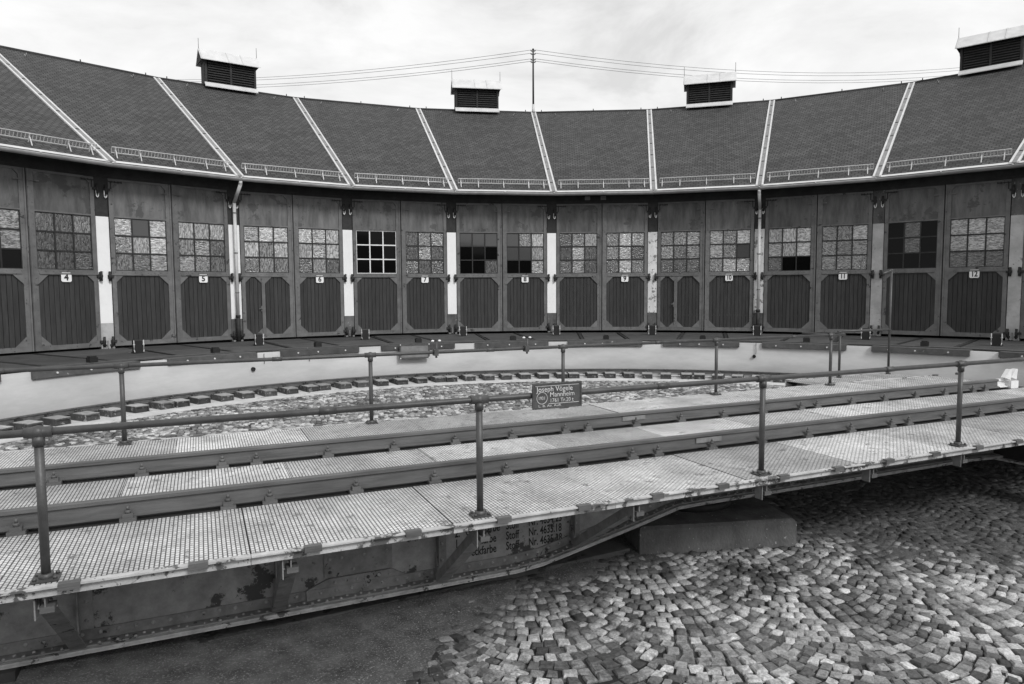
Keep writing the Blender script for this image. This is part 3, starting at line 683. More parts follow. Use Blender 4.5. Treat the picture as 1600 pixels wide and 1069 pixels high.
# rails with clips
rprof = [(-.062, -.148), (.062, -.148), (.062, -.138), (.014, -.122), (.009, -.045), (.034, -.034), (.034, -.006), (.026, .0), (-.026, .0), (-.034, -.006), (-.034, -.034), (-.009, -.045), (-.014, -.122), (-.062, -.138)]
mcl = MB(); mcl.box(-.06, .06, -.11, .11, -.180, -.1485)
for sg in (-1, 1):
    y0, y1 = sorted((sg * .04, sg * .105)); mcl.box(-.038, .038, y0, y1, -.1365, -.112); mcl.box(-.038, .038, *sorted((sg * .0635, sg * .105)), -.1483, -.1367)
    mcl.tube((0, sg * .078, -.112), (0, sg * .078, -.086), .024, 6); mcl.tube((0, sg * .078, -.086), (0, sg * .078, -.055), .012, 6)
clip = mcl.mesh('rail_clip', M_rail)
for y in (-.75, .75):
    m = MB(); m.prism(rprof, lambda u, z: (7.44, y + u, z), lambda u, z: (S0, y + u, z))
    ro = m.build('rail', M_rail, br)
    s_ = S0 + .3
    i = 0
    while s_ < 7.4:
        inst('rail_clip', clip, ro, WM[br] @ Matrix.Translation((s_, y, 0))); s_ += .735 if i % 6 != 4 else .33; i += 1
    m = MB(); m.box(S0, S1 - .05, y - .10, y + .10, -.204, -.1805); m.build('rail_bearer', M_dark, br)
    # white rail lock at the end
    lk = MB(); lk.prism(rprof, lambda u, z: (7.67, y + u, z + .001), lambda u, z: (7.442, y + u, z + .001)); lk.box(7.67, 7.88, y - .11, y + .09, -.172, -.04)
    for x0 in (7.62, 7.79):
        lk.prism([(x0 - .11, .03), (x0 + .05, -.02), (x0 + .07, .17), (x0 + .02, .17)], lambda x, z: (x, y - .02, z), lambda x, z: (x, y - .10, z))
    lk.build('rail_lock', M_lock, br)
    m = MB(); m.box(-.46, -.10, y - .026, y - .0145, -.105, -.05); m.box(-.46, -.10, y + .0145, y + .026, -.105, -.05); m.build('fishplate', M_steel2, ro)
# handrails
HZ = .765
def handrail(lat, s_list, s_end0, s_end1):
    for s_ in s_list:
        m = MB(); m.tube((s_, lat, DZ + .01), (s_, lat, HZ - .02), .027, 12); m.tube((s_, lat, DZ + .001), (s_, lat, DZ + .045), .042, 12)
        po = m.build('handrail_post', M_pipe, br)
        m = MB(); m.box(s_ - .075, s_ + .075, lat - .062, lat + .062, DZ + .0035, DZ + .016); [m.tube((s_ + a, lat + c, DZ + .016), (s_ + a, lat + c, DZ + .032), .013, 6) for a in (-.055, .055) for c in (-.045, .045)]; m.build('base_plate', M_pipe, po)
        m = MB(); m.ball((s_, lat, HZ), .044, 12); m.tube((s_ - .075, lat, HZ), (s_ + .075, lat, HZ), .034, 12); m.tube((s_, lat, HZ - .085), (s_, lat, HZ - .02), .035, 12); m.build('pipe_fitting', M_pipe, po)
    m = MB(); m.tube((s_end0, lat, HZ), (s_end1, lat, HZ), .0245, 12)
    for s_ in s_list[:-1]: m.tube((s_ + 1.7, lat, HZ), (s_ + 1.82, lat, HZ), .029, 12)
    return m.build('handrail', M_pipe, br)
near_posts = [-3.52 + 2.938 * i for i in range(-3, 4)]; far_posts = [-3.42 + 2.965 * i for i in range(-3, 3)] + [5.2]
handrail(-1.9, near_posts, -12.4, 7.9); handrail(2.39, far_posts, -12.4, 5.55)
# control platform rail on the far side
m = MB(); m.path([(5.25, 2.39, HZ + .002), (5.25, 3.12, HZ + .002)], .02); m.path([(6.22, 3.12, HZ), (7.72, 3.12, HZ)], .024)
m.path([(5.55, 2.39, HZ), (5.9, 2.75, HZ), (6.22, 3.12, HZ)], .022)
m.build('platform_rail', M_pipe, br)
for s_, h_ in ((6.28, HZ), (7.72, 2.0)):
    m = MB(); m.tube((s_, 3.12, DZ), (s_, 3.12, h_), .024, 12); m.tube((s_, 3.12, DZ + .002), (s_, 3.12, DZ + .03), .05, 12)
    if h_ > 1: m.path([(s_, 3.12, 2.0), (s_ - .10, 3.12, 1.97), (s_ - .26, 3.12, 1.93)], .02); m.ball((s_, 3.12, 2.0), .03)
    m.build('platform_post', M_pipe, br)
for s_ in (-2.5, -1.09):
    m = MB(); m.tube((s_, 2.34, .69), (s_ + .01, 2.34, .92), .016, 8); m.box(s_ - .03, s_ + .03, 2.32, 2.42, .72, .81); lb = m.build('lamp_bracket', M_pipe, br)
    m = MB(); [m.ball((s_ + dx, 2.34, .93), .024, 8, .6) for dx in (-.05, .05)]; m.build('reflector', M_plate, lb)
# maker's plate on the near handrail
mpl = MB().box(-3.06, -2.625, -1.945, -1.935, .665, .855).build('maker_plate', M_sign, br); mpl['label'] = 'cast iron maker plate with raised pale lettering'
m = MB(); m.box(-3.07, -2.615, -1.951, -1.9355, .852, .866); m.box(-3.07, -2.615, -1.951, -1.9355, .655, .667); m.box(-3.072, -3.058, -1.951, -1.9355, .6675, .8515); m.box(-2.628, -2.614, -1.951, -1.9355, .6675, .8515); m.build('plate_rim', M_sign, mpl)
m = MB(); n = 28; cx, cz = -2.985, .745
for i in range(n):
    t0, t1 = 2 * math.pi * i / n, 2 * math.pi * (i + 1) / n
    P = []
    for yy in (-1.9452, -1.9475):
        for t in (t0, t1):
            for r in (.046, .050): P.append((cx + r * math.cos(t), yy, cz + r * math.sin(t)))
    m.add(P, [(4, 5, 7, 6), (0, 4, 6, 2), (1, 3, 7, 5)])
m.build('year_ring', M_signl, mpl)
m = MB(); m.box(-2.925, -2.64, -1.9475, -1.9452, .693, .697); m.box(-3.045, -2.64, -1.9475, -1.9452, .842, .846); m.build('plate_line', M_signl, mpl)
for body, x, z, sz, sxx in (('Joseph V\u00f6gele', -3.035, .797, .060, .98), ('Mannheim', -2.915, .752, .056, 1.0), ('1931', -3.021, .731, .040, .84), ('1761 Tr.20 t', -2.915, .706, .046, .95), ('L. B. Av. Aufl.', -3.02, .671, .026, 1.5)):
    text_obj(body, sz, 'plate_lettering', M_signl, mpl, WM[br] @ Matrix.Translation((x, -1.9455, z)) @ UPR, extrude=.002, sx=sxx)
m = MB(); [m.box(s_ - .015, s_ + .015, -1.934, -1.87, HZ - .035, HZ + .035) for s_ in (-2.98, -2.70)]; m.build('plate_clamp', M_pipe, mpl)

# loose pipe on the cobbles
pp = MB().tube((-10.64, 3.96, -1.055), (-9.15, 2.86, -1.09), .03, 10).tube((-10.64, 3.96, -1.055), (-10.72, 4.02, -1.055), .042, 10)
tag(pp.build('loose_pipe', M_zincd), 'pale loose pipe lying on the cobbles behind the bridge', 'pipe')

# ------------------------------------------------------------------ roundhouse
rh = empty('roundhouse', tuple(polW(RF, colang(4.5), 0)))
tag(rh, 'curved locomotive roundhouse with numbered double doors and slate roof', 'building')
ID = Matrix.Identity(4)
K0, K1 = -2, 10                                  # bays K0 .. K1-1
def bayM(k, R=RF, z=0.):
    P0, P1 = polW(R, colang(k), z), polW(R, colang(k + 1), z)
    x = (P1 - P0).normalized(); y = Vector((-x.y, x.x, 0))
    if y.dot(P0) < 0: y = -y
    m = Matrix.Identity(4)
    for i in range(3): m[i][0] = x[i]; m[i][1] = y[i]; m[i][2] = (0, 0, 1)[i]; m[i][3] = P0[i]
    return m, (P1 - P0).length
BL = bayM(0)[1]
ZT = 4.95
# ---- shared leaf meshes; local x: hinge side 0 -> meeting edge LW, front = -y. side=-1 mirrors
LW = BL / 2 - .212
HS, MS = .115, .165
def leaf_meshes(side, wicket):
    X = (lambda x: x) if side > 0 else (lambda x: -x)
    def bx(m, x0, x1, y0, y1, z0, z1): a, c = sorted((X(x0), X(x1))); m.box(a, c, y0, y1, z0, z1)
    fr = MB(); y0, y1 = -.065, -.005
    bx(fr, 0, HS, y0, y1, .07, ZT); bx(fr, LW - MS, LW, y0, y1, .07, ZT)
    bx(fr, HS, LW - MS, y0, y1, .07, .20); bx(fr, HS, LW - MS, y0, y1, 2.13, 2.285); bx(fr, HS, LW - MS, y0, y1, 3.835, 3.875); bx(fr, HS, LW - MS, y0, y1, ZT - .06, ZT)
    bx(fr, LW - .05, LW - .012, y0 - .02, y0 - .001, .07, ZT)         # cover strip
    bx(fr, -.02, LW - .2, y0 - .022, y0 - .001, 2.15, 2.19)             # strap
    for q in range(9): fr.ball((X(.1 + q * .18), y0 - .002, 2.235), .014, 6)
    for q in range(16): fr.ball((X(LW - .12), y0 - .002, .3 + q * .29), .013, 6); 
    bx(fr, LW - .30, LW - .02, y0 - .03, y0 - .021, ZT - .32, ZT - .29)
    gs = []
    def tri(P):
        gs.append(MB())
        P = [(X(a), c) for a, c in P]
        if side < 0: P = P[::-1]
        gs[-1].prism(P, lambda x, z: (x, -.028, z), lambda x, z: (x, y0 - .006, z))
    def gusset(xa, xb, z_, sgn, g=.26):
        # xa: corner, going to xb direction
        d = 1 if xb > xa else -1
        P = [(xa, z_), (xa + d * g, z_), (xa, z_ + sgn * g)]
        if d * sgn < 0: P = [P[0], P[2], P[1]]
        tri(P)
    gusset(HS, 9, .20, 1, .22); gusset(HS, 9, 2.13, -1, .18); gusset(LW - MS, -9, .20, 1, .27); gusset(LW - MS, -9, 2.13, -1, .25)
    gusset(LW - MS, -9, ZT - .06, -1, .12); gusset(HS, 9, ZT - .06, -1, .14)
    if wicket:
        xm = .70
        wg = MB(); bx(wg, xm - .045, xm + .045, y0 - .002, y1, .20, 2.13)
        for d in (-1, 1):
            gusset(xm + d * .045, xm + d * 9, .20, 1, .24); gusset(xm + d * .045, xm + d * 9, 2.13, -1, .22)
        bx(wg, xm - .07, xm - .0451, y0 - .03, y0 - .0021, .3, 2.0); gs.append(wg)
    sh = MB()  # upper sheet, slightly dished
    nx_, nz_ = 10, 6; x0, x1, z0, z1 = HS, LW - MS, 3.875, ZT - .06
    P = []
    for j in range(nz_ + 1):
        for i in range(nx_ + 1):
            a, c = i / nx_, j / nz_; P.append((X(x0 + (x1 - x0) * a), -.03 + .035 * math.sin(a * 5 + c * 3 + side) * math.sin(math.pi * a) * math.sin(math.pi * c), z0 + (z1 - z0) * c))
    F = [(j * (nx_ + 1) + i, j * (nx_ + 1) + i + 1, (j + 1) * (nx_ + 1) + i + 1, (j + 1) * (nx_ + 1) + i) for j in range(nz_) for i in range(nx_)]
    if side < 0: F = [f[::-1] for f in F]
    sh.add(P, F, True)
    mu = MB(); w = (LW - MS - HS); wx = w / 3; wz = (3.835 - 2.285) / 3
    for q in (1, 2):
        bx(mu, HS + q * wx - .02, HS + q * wx + .02, -.050, -.012, 2.285, 3.835)
    for q in (1, 2):
        for c in range(3): bx(mu, HS + c * wx + (.02 if c else 0), HS + (c + 1) * wx - (.02 if c < 2 else 0), -.050, -.012, 2.285 + q * wz - .02, 2.285 + q * wz + .02)
    for a0, a1, c0, c1 in ((HS + .0005, HS + .02, 2.286, 3.834), (LW - MS - .02, LW - MS - .0005, 2.286, 3.834)): bx(mu, a0, a1, -.048, -.0305, c0, c1)
    for c0, c1 in ((2.2855, 2.305), (3.815, 3.8345)): bx(mu, HS + .0205, LW - MS - .0205, -.048, -.0305, c0, c1)
    hl = []
    for zc_ in (.22, 2.12, 4.62):
        hg = MB(); hl.append(hg); bx(hg, -.12, .04, y0 - .05, y0 - .006, zc_ - .035, zc_ + .035); hg.tube((X(-.07), y0 - .055, zc_ - .14), (X(-.07), y0 - .055, zc_ + .14), .035, 8)
    hg = MB()
    # filigree of flat bars at the top corner
    bx(hg, .0, .34, y0 - .03, y0 - .023, ZT - .11, ZT - .08); bx(hg, .05, .08, y0 - .03, y0 - .0235, ZT - .30, ZT - .1105); 
    for q in range(4): hg.box(X(.08 + q * .09) - .012, X(.08 + q * .09) + .012, y0 - .034, y0 - .031, ZT - .125, ZT - .065)
    return dict(fr=fr, gs=gs, sh=sh, mu=mu, hg=hg, hl=hl, wx=wx, wz=wz, X=X)
LM = {}
for side in (1, -1):
    for wk in (False, True):
        d = leaf_meshes(side, wk)
        LM[side, wk] = dict(frame=d['fr'].mesh('frame', M_frame), gusset=[g_.mesh('gusset', M_frame) for g_ in d['gs']], hl=[g_.mesh('hinge', M_dark) for g_ in d['hl']], sheet=d['sh'].mesh('upper_sheet', M_sheet), muntin=d['mu'].mesh('muntins', M_muntin), muntinw=d['mu'].mesh('muntins_white', M_muntinw), hinge=d['hg'].mesh('corner_ironwork', M_dark))
        WX, WZ = d['wx'], d['wz']
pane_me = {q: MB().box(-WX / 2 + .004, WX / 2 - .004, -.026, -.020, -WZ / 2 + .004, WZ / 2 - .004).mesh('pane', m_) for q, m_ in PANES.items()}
NPL = 11; PW = (LW - MS - HS) / NPL
plk = [MB().box(-PW / 2 + .006, PW / 2 - .006, -.03 - dz, -.010, .2005, 2.1295).mesh('plank', M_plank) for dz in (0, .002, .004)]
hook = MB(); hook.path([(0, -.03, .16), (0, -.03, .0), (.03, -.03, -.04), (.06, -.03, .0), (.06, -.03, .10)], .016, 8); hook = hook.mesh('door_hook', M_plate)
GL = {}   # glass pattern, rows imitating reflected sky and roofs, per (bay, leaf): 9 letters row by row from the top
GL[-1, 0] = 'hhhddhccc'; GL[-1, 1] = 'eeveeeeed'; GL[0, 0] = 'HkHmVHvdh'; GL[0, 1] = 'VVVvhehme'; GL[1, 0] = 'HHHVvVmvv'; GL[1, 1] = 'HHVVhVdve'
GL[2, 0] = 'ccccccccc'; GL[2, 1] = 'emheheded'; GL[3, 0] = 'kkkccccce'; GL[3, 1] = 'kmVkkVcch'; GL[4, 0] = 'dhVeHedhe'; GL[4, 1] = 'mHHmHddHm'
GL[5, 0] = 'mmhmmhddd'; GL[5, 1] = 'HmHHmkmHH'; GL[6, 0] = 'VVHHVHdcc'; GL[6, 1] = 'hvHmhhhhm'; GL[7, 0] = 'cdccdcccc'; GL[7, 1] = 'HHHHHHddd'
NUMT = {-1: '4', 0: '5', 1: '6', 2: '7', 3: '8', 4: '9', 5: '10', 6: '11', 7: '12'}
m = MB(); w2, h2, c2 = .135, .13, .03
m.prism([(-w2 + c2, -h2), (w2 - c2, -h2), (w2, -h2 + c2), (w2, h2 - c2), (w2 - c2, h2), (-w2 + c2, h2), (-w2, h2 - c2), (-w2, -h2 + c2)], lambda x, z: (x, 0, z), lambda x, z: (x, -.008, z))
num_me = m.mesh('number_plate', M_plate)
for k in range(K0, K1):
    BM, _ = bayM(k)
    for li in (0, 1):
        side = 1 if li == 0 else -1
        wk = (li == 0 and k in (1, 5)); Ms = LM[side, wk]
        W = BM @ Matrix.Translation((.2 if li == 0 else BL - .2, 0, 0))
        X = (lambda x: x) if side > 0 else (lambda x: -x)
        lf = inst('door_leaf', Ms['frame'], rh, W)
        [inst('gusset', g_, lf, W) for g_ in Ms['gusset']]; [inst('hinge', g_, lf, W) for g_ in Ms['hl']]; inst('upper_sheet', Ms['sheet'], lf, W); inst('corner_ironwork', Ms['hinge'], lf, W)
        inst('muntins', Ms['muntinw'] if (k, li) == (2, 0) else Ms['muntin'], lf, W)
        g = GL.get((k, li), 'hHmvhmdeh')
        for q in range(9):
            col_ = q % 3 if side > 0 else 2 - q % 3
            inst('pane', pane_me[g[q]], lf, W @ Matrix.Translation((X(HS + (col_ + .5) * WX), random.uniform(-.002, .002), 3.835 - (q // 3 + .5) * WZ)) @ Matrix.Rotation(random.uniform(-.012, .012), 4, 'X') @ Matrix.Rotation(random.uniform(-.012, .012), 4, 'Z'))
        if -2 < k < 9:
            for q in range(NPL): inst('plank', plk[random.randrange(3)], lf, W @ Matrix.Translation((X(HS + (q + .5) * PW), 0, 0)))
        else:
            m = MB(); a, c = sorted((X(HS), X(LW - MS))); m.box(a, c, -.03, -.01, .2005, 2.1295); m.build('plank_panel', M_plank, lf, W)
        inst('door_hook', hook, lf, W @ Matrix.Translation((X(-.08) - .03, -.06, 4.42)))
        if wk:
            m = MB(); m.tube((.62, -.075, 1.08), (.62, -.125, 1.08), .014, 8); m.tube((.62, -.12, 1.08), (.52, -.12, 1.08), .013, 8); m.box(.60, .64, -.078, -.0672, .98, 1.16); m.build('handle', M_zincd, lf, W)
        if li == 1 and k in NUMT:
            npW = W @ Matrix.Translation((X(.86), -.072, 2.075))
            npo = inst('number_plate', num_me, lf, npW)
            # the figure is a sibling of its plate: a fourth level is not allowed
            text_obj(NUMT[k], .245, 'door_number', M_ink, lf, npW @ Matrix.Translation((0, -.0085, -.084)) @ UPR, extrude=.0004, bold=.009, align='CENTER', sx=.95 if len(NUMT[k]) < 2 else .72)
    # lintel and eave timber
    m = MB(); m.box(.0, BL, -.02, .28, ZT + .012, 5.62); m.box(.0, BL, -.05, -.0205, ZT + .08, ZT + .26); m.build('lintel', M_timber, rh, BM)
    if k == 4:
        for x in (1.38, 1.98):
            m = MB(); m.box(x - .09, x + .09, -.2, -.052, 5.10, 5.22); m.hexa([(x - .10, -.26, 5.06), (x + .10, -.26, 5.06), (x + .09, -.201, 5.08), (x - .09, -.201, 5.08), (x - .10, -.26, 5.2), (x + .10, -.26, 5.2), (x + .09, -.201, 5.22), (x - .09, -.201, 5.22)]); m.build('floodlight', M_zincd, rh, BM)
# pillars
for k in range(K0, K1 + 1):
    P = polW(RF, colang(k)); W = Matrix.Translation(P) @ Matrix.Rotation(R_(colang(k) - 90), 4, 'Z')
    m = MB(); m.box(-.175, .175, -.06, .25, 0, .75); co = m.build('pillar', M_grey if k in (0, 7, 8) else M_concrete, rh, W)
    mt_ = M_white
    if k in (7, 8, 9): mt_ = M_grey
    if k in (5, 6): mt_ = M_whited
    m = MB(); m.box(-.172, .172, -.063, .25, .751, 3.84); m.build('painted_shaft', mt_, co, W)
    m = MB(); m.box(-.172, .172, -.058, .25, 3.841, ZT + .01); m.box(-.185, .185, -.066, -.059, 4.45, ZT); m.build('pillar_head', M_concrete if k in (7, 8) else M_dark, co, W)
    for sx_ in (-1, 1):
        m = MB(); m.tube((sx_ * .10, -.09, .02), (sx_ * .10, -.09, .20), .028, 8); m.box(sx_ * .10 - .045, sx_ * .10 + .045, -.14, -.0605, .08, .13); m.build('hinge_pin', M_dark, co, W)
        m = MB(); m.box(sx_ * .13 - .03, sx_ * .13 + .03, -.12, -.0635, 1.98, 2.24); m.build('hinge_bracket', M_dark, co, W)
    m = MB(); [m.box(sx_ * .12 - .035, sx_ * .12 + .035, -.16, -.1405, .0, .05) for sx_ in (-1, 1)]; m.box(-.02, .02, -.09, -.0605, .02, .24); m.build('floor_bolt', M_zincd, co, W)
# ---- roof
def up_slope(P, N_, d): return P + N_ * d
for k in range(K0, K1):
    A, B_ = polW(RG + .06, colang(k), HG + .05), polW(RG + .06, colang(k + 1), HG + .05); D, C = polW(RR, colang(k), HR), polW(RR, colang(k + 1), HR)
    ex = (B_ - A).normalized(); mid0 = (A + B_) / 2; mid1 = (C + D) / 2; ey = (mid1 - mid0).normalized(); en = ex.cross(ey).normalized(); H_ = (mid1 - mid0).length
    if en.z < 0: en = -en
    me = bpy.data.meshes.new('roof_slope')
    T = [A, B_, C, D]; U = [p - en * .09 for p in T]
    me.from_pydata([tuple(p) for p in T + U], [], [(0, 1, 2, 3), (7, 6, 5, 4), (0, 4, 5, 1), (1, 5, 6, 2), (2, 6, 7, 3), (3, 7, 4, 0)]); me.materials.append(M_slate)
    uvl = me.uv_layers.new(name='UVMap')
    for lp in me.loops:
        p = me.vertices[lp.vertex_index].co; uvl.data[lp.index].uv = ((p - mid0).dot(ex) + 20 + k * .07, (p - mid0).dot(ey) + 4)
    me.update()
    rs = inst('roof_slope', me, rh, ID)
    Mr = Matrix.Identity(4)       # slope frame: x along eave, y up the slope, z normal, origin at eave middle
    for i in range(3): Mr[i][0] = ex[i]; Mr[i][1] = ey[i]; Mr[i][2] = en[i]; Mr[i][3] = mid0[i]
    he = (B_ - A).length / 2; ht = (C - D).length / 2
    m = MB(); m.box(-he + .02, he - .02, -.05, .10, .004, .012); m.build('eave_flashing', M_zinc, rs, Mr)
    # snow guard
    m = MB(); y_ = .62; g0, g1 = -he + .18, he - .12; z0, z1 = .07, .235
    for z in (z0, z1): m.box(g0, g1, y_ - .012, y_ + .012, z - .010, z + .010)
    npk = 38
    for i in range(npk + 1): x = g0 + (g1 - g0) * i / npk; m.box(x - .007, x + .007, y_ - .006, y_ + .006, z0 + .0105, z1 - .0105)
    for f in (.03, .22, .5, .78, .95):
        x = g0 + (g1 - g0) * f; m.box(x - .013, x + .013, y_ - .026, y_ - .0125, .002, z1); m.hexa([(x - .013, y_ - .26, .002), (x + .013, y_ - .26, .002), (x + .013, y_ - .23, .002), (x - .013, y_ - .23, .002), (x - .013, y_ - .045, .16), (x + .013, y_ - .045, .16), (x + .013, y_ - .027, .16), (x - .013, y_ - .027, .16)])
    m.build('snow_guard', M_zinc, rs, Mr)
    for f in (-.62, .62):
        m = MB(); x = ht * f; m.box(x - .018, x + .018, H_ - .75, H_ - .42, .004, .014); m.path([(x, H_ - .72, .012), (x, H_ - .78, .10), (x, H_ - .70, .13)], .016, 6); m.build('roof_hook', M_zincd, rs, Mr)
    # ridge capping
    m = MB(); m.tube(D + Vector((0, 0, .0)), C + Vector((0, 0, .0)), .065, 8); m.build('ridge_cap', M_slate if False else M_timber, rs, ID)
    for f in (.07, .52, .93):
        m = MB(); q = D.lerp(C, f); m.tube(q + Vector((0, 0, .03)), q + Vector((0, 0, .14)), .022, 6); m.build('ridge_stub', M_dark, rs, ID)
    # rear slope
    E_, F_ = polW(37.5, colang(k), 5.4), polW(37.5, colang(k + 1), 5.4)
    me2 = bpy.data.meshes.new('rear_slope'); me2.from_pydata([tuple(p) for p in (C, D, E_, F_)], [], [(0, 1, 2, 3)]); me2.materials.append(M_timber); inst('rear_slope', me2, rh, ID)
    m = MB(); e0, f0 = polW(37.4, colang(k), 0), polW(37.4, colang(k + 1), 0); zz = Vector((0, 0, 5.45)); m.add([e0, f0, f0 + zz, e0 + zz], [(0, 1, 2, 3)]); m.build('rear_wall', M_intf, rh, ID)
    # gutter (half-round trough)
    g0, g1 = polW(RG - .02, colang(k), HG - .005), polW(RG - .02, colang(k + 1), HG - .005); gy = Vector((-ex.y, ex.x, 0)); m = MB(); n = 8; P = []
    for p in (g0, g1):
        for i in range(n + 1): t = math.pi * i / n; P.append(p + gy * math.cos(t) * .085 - Vector((0, 0, 1)) * math.sin(t) * .10)
        for i in range(n, -1, -1): t = math.pi * i / n; P.append(p + gy * math.cos(t) * .079 - Vector((0, 0, 1)) * math.sin(t) * .094)
    q = 2 * (n + 1); m.add(P, [(i, (i + 1) % q, q + (i + 1) % q, q + i) for i in range(q)], True); 
    go = m.build('gutter', M_gutter, rh, ID)
    m = MB(); fx = (g0 + g1) / 2
    for f in (.004, .5, .996): c = g0.lerp(g1, f); m.tube(c - ex * .02 - gy * .086 + Vector((0, 0, .0)), c + ex * .02 - gy * .086, .016, 8)
    m.build('gutter_bead', M_zinc, go, ID)
    # soffit
    s0_, s1_ = polW(RF - .02, colang(k), 5.60), polW(RF - .02, colang(k + 1), 5.60); m = MB(); a_, b_ = polW(RG + .10, colang(k), HG - .04), polW(RG + .10, colang(k + 1), HG - .04); m.add([a_, b_, s1_, s0_], [(3, 2, 1, 0)]); m.build('soffit', M_timber, rh, ID)
# valleys
for k in range(K0, K1 + 1):
    a, c = polW(RG + .03, colang(k), HG + .045), polW(RR - .02, colang(k), HR + .0); d = (c - a).normalized(); sd2 = Vector((-math.sin(R_(colang(k))), math.cos(R_(colang(k))), 0)); nn = sd2.cross(d).normalized()
    if nn.z < 0: nn = -nn
    lift = nn * .03
    def strip(mb, x0, x1, z0, z1): mb.hexa([a + sd2 * x0 + nn * z0, a + sd2 * x1 + nn * z0, c + sd2 * x1 + nn * z0, c + sd2 * x0 + nn * z0, a + sd2 * x0 + nn * z1, a + sd2 * x1 + nn * z1, c + sd2 * x1 + nn * z1, c + sd2 * x0 + nn * z1])
    m = MB(); strip(m, -.065, .065, -.005, .030); v = m.build('valley_gutter', M_zincd, rh, ID)
    m = MB(); strip(m, -.13, -.0655, -.005, .042); strip(m, .0655, .13, -.005, .042); m.build('valley_flashing', M_zinc, v, ID)
    cl = MB()
    for q in range(7):
        p = a.lerp(c, (q + .6) / 7.2); cl.hexa([p + sd2 * x + d * y + nn * z for z in (.031, .046) for x, y in ((-.05, -.02), (.05, -.02), (.05, .02), (-.05, .02))])
    tag(cl.build('valley_clips', M_dark, v, ID), kind='stuff')
# downpipes
for k in (1, 6):
    a = colang(k); m = MB(); r1 = RF - .17
    m.path([polW(RG - .02, a, HG - .10), polW(RG + .0, a, HG - .20), polW(r1 - .02, a, 4.55), polW(r1 - .02, a, .8)], .055, 12)
    dp = m.build('downpipe', M_zinc, rh, ID)
    m = MB(); m.tube(polW(r1 - .02, a, .86), polW(r1 - .02, a, .0), .066, 12); m.tube(polW(r1 - .02, a, .80), polW(r1 - .02, a, .88), .078, 12); m.build('standpipe', M_dark, dp, ID)
    m = MB(); [m.tube(polW(r1 - .02, a, z), polW(r1 - .02, a, z + .04), .064, 12) for z in (1.6, 2.9, 4.2)]; m.build('pipe_band', M_zincd, dp, ID)
# ridge vents
cap_m = MB(); hw_, dp_, zb_, zt_ = 1.25, .64, .98, 1.56
cap_m.hexa([(-hw_, -dp_, zb_ - .02), (hw_, -dp_, zb_ - .02), (hw_, 0, zt_ - .03), (-hw_, 0, zt_ - .03), (-hw_, -dp_, zb_ + .012), (hw_, -dp_, zb_ + .012), (hw_, 0, zt_), (-hw_, 0, zt_)])
cap_m.hexa([(-hw_, .001, zt_ - .03), (hw_, .001, zt_ - .03), (hw_, dp_, zb_ - .02), (-hw_, dp_, zb_ - .02), (-hw_, .001, zt_), (hw_, .001, zt_), (hw_, dp_, zb_ + .012), (-hw_, dp_, zb_ + .012)])
for x in (-1.2, -.1, .5): cap_m.hexa([(x - .012, -dp_, zb_ + .013), (x + .012, -dp_, zb_ + .013), (x + .012, -.01, zt_ + .001), (x - .012, -.01, zt_ + .001), (x - .012, -dp_, zb_ + .04), (x + .012, -dp_, zb_ + .04), (x + .012, -.01, zt_ + .03), (x - .012, -.01, zt_ + .03)])
cap_me = cap_m.mesh('vent_cap', M_zinc)
m = MB(); m.box(-1.05, 1.05, -.36, .36, -.5, 1.02)
for x in (-1.07, -.04, .99): m.box(x, x + .08, -.45, -.361, .02, 1.0)
m.box(-1.068, 1.068, -.449, -.361, 1.001, 1.05)
for sg in (-1, 1): m.prism([(-.55, .99), (.55, .99), (.0, 1.50)], lambda y, z: (sg * 1.18 + .0, y, z), lambda y, z: (sg * 1.18 - .03, y, z))
for sg in (-1, 1): m.box(sg * 1.07 - (.0 if sg > 0 else .02), sg * 1.07 + (.02 if sg > 0 else .0), -.36, .36, .0, 1.0)
body_me = m.mesh('vent_body', M_louvre)
slat_me = MB(); slat_me.hexa([(-.47, -.45, 0), (.47, -.45, 0), (.47, -.365, .075), (-.47, -.365, .075), (-.47, -.45, .016), (.47, -.45, .016), (.47, -.365, .091), (-.47, -.365, .091)]); slat_me = slat_me.mesh('louvre_slat', M_louvre)
base_me = MB(); base_me.hexa([(-1.1, -.62, -.16), (1.1, -.62, -.16), (1.1, -.46, .0), (-1.1, -.46, .0), (-1.1, -.62, -.12), (1.1, -.62, -.12), (1.1, -.455, .06), (-1.1, -.455, .06)]); base_me = base_me.mesh('vent_flashing', M_zinc)
rod_me = MB().tube((-1.22, 0, 1.5), (-1.22, 0, 2.0), .012, 6).tube((1.22, 0, 1.5), (1.22, 0, 2.0), .012, 6).mesh('lightning_rod', M_zincd)
for k in (-1, 1, 3, 5, 7, 9):
    W, L_ = bayM(k, RR, HR - .02); W = W @ Matrix.Translation((L_ / 2, 0, 0))
    v = inst('roof_vent', body_me, rh, W); inst('vent_cap', cap_me, v, W); inst('vent_flashing', base_me, v, W); inst('lightning_rod', rod_me, v, W)
    for cx_ in (-.475, .515):
        for q in range(9): inst('louvre_slat', slat_me, v, W @ Matrix.Translation((cx_, 0, .05 + q * .103)))
# end walls of the building
for k in (K0, K1):
    a = colang(k); P = [polW(RF, a, 0), polW(37.5, a, 0), polW(37.5, a, 5.4), polW(RR, a, HR - .1), polW(RF, a, 5.6)]; m = MB(); m.add(P, [(0, 1, 2, 3, 4)]); m.build('end_wall', M_intf, rh, ID)

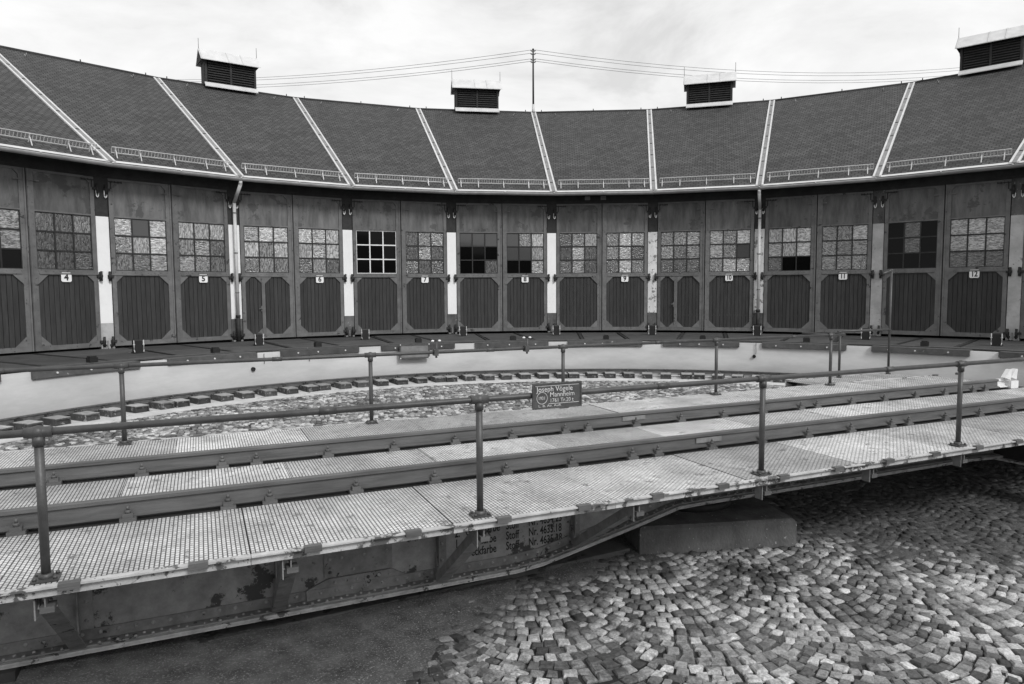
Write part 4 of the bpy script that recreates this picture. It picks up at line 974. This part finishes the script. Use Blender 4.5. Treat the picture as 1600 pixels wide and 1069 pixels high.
# ------------------------------------------------------------------ small things on the forecourt
def bayname(k): return 'doors %s and %s' % (NW[k + 4], NW[k + 5])
STOPA = [140.42, 128.13, 115.61, 103.45, 91.93, 80.08, 67.82, 56.06, 43.45]; STOPR = [15.97, 16.09, 16.56, 17.0, 16.71, 16.62, 16.94, 16.31, 15.67]
ma = MB(); ma.box(-.10, .10, -.09, .09, -.03, .34); ma.box(-.12, .12, -.11, .11, -.03, .03); ma.hexa([(-.10, -.09, .3401), (.10, -.09, .3401), (.10, .09, .3401), (-.10, .09, .3401), (-.08, -.07, .37), (.08, -.07, .37), (.08, .07, .37), (-.08, .07, .37)]); ma = ma.mesh('stop_block', M_ink)
mb_ = MB()
for sg in (-1, 1): mb_.path([(sg * .125, -.10, .36), (sg * .125, -.10, .10), (sg * .115, -.12, .03)], .011, 6); mb_.tube((sg * .10, -.10, .24), (sg * .15, -.10, .24), .012, 6)
mb_ = mb_.mesh('latch_bar', M_zinc)
for k in range(9):
    d = empty('door_stop', tuple(polO(STOPR[k], STOPA[k], 0)), R_(STOPA[k] - 90))
    tag(d, 'squat black door stop with white latch bars before the pillar between %s' % bayname(k), 'door stop', 'door stops in front of the pillars')
    inst('stop_block', ma, d); inst('latch_bar', mb_, d)
HA = [148.06, 135.76, 124.0, 111.32, 98.79, 86.38, 73.9, 61.44, 48.85]
mh = MB(); mh.box(-.09, .09, -.09, .09, -.06, .12); mh.box(-.07, .07, -.07, .07, .1201, .15); mh = mh.mesh('lock_housing', M_ink)
ml_ = MB().box(-.11, .11, -.11, .11, .0355, .05).mesh('foot_plate', M_dark)
for k in range(9):
    d = empty('rim_lock_box', tuple(polO(14.0, HA[k], .03)), R_(HA[k] - 90))
    tag(d, 'small black box on the pit rim in front of door %s' % NW[k + 4], 'lock box', 'black boxes on the pit rim')
    inst('lock_housing', mh, d)

# ------------------------------------------------------------------ mast and wires
mast = empty('roof_mast', tuple(polW(RR + .05, colang(4), HR + .02)))
tag(mast, 'thin dark mast standing on the roof ridge above doors eight and nine', 'mast')
m = MB(); m.tube((0, 0, .2), (0, 0, 3.15), .05, 10, .042); m.ball((0, 0, 3.16), .06, 8); m.build('pole', M_dark, mast)
m = MB(); m.tube((0, 0, -.15), (0, 0, .42), .085, 10, .06); m.build('base_sleeve', M_zinc, mast)
ys = (3.08, 2.92, 2.64, 2.52)
for i, z in enumerate(ys):
    m = MB(); m.box(-.10, .10, -.02, .02, z - .015, z + .015); m.ball((-.10, 0, z + .03), .035, 8); m.ball((.10, 0, z + .03), .035, 8); m.build('insulator_arm', M_dark, mast)
mp0 = polW(RR + .05, colang(4), HR + .02)
LE = [(-29.04, 40.76, 16.53), (-29.05, 40.76, 16.40), (-29.06, 40.76, 16.09), (-29.07, 40.76, 15.92)]; RE = [(37.95, 40.76, 18.13), (37.96, 40.76, 17.96), (37.98, 40.76, 17.7), (37.99, 40.76, 17.53)]
WN = ('topmost', 'second', 'third', 'lowest')
for i in range(4):
    m = MB()
    for E_, sg, sag in ((LE[i], -1, .5), (RE[i], 1, 1.35)):
        p0 = mp0 + Vector((sg * .10, 0, ys[i] + .06)); p1 = Vector(E_); pts = []
        for q in range(17): t = q / 16; p = p0.lerp(p1, t); p.z -= sag * 4 * t * (1 - t); pts.append(p)
        m.path(pts, .011, 5)
    tag(m.build('overhead_wire', M_wire), '%s of the four thin wires strung from the roof mast' % WN[i], 'wire', 'wires strung over the roof')
print('stones', nS, 'objects', len(bpy.data.objects), 'tris', sum(len(p.vertices) - 2 for me in bpy.data.meshes for p in me.polygons))

# ------------------------------------------------------------------ long hall behind the viewpoint, mirrored in the panes
hl_ = empty('long_hall', (0, -62, 0))
tag(hl_, 'long dark gabled hall mirrored in the window panes', 'building')
MB().box(-70, 70, -14, 0, 0, 5.2).build('wall', M_brick, hl_)
m = MB(); m.prism([(-14.8, 5.2), (.8, 5.2), (-7, 9.6)], lambda y, z: (71, y, z), lambda y, z: (-71, y, z)); m.build('roof', M_timber, hl_)
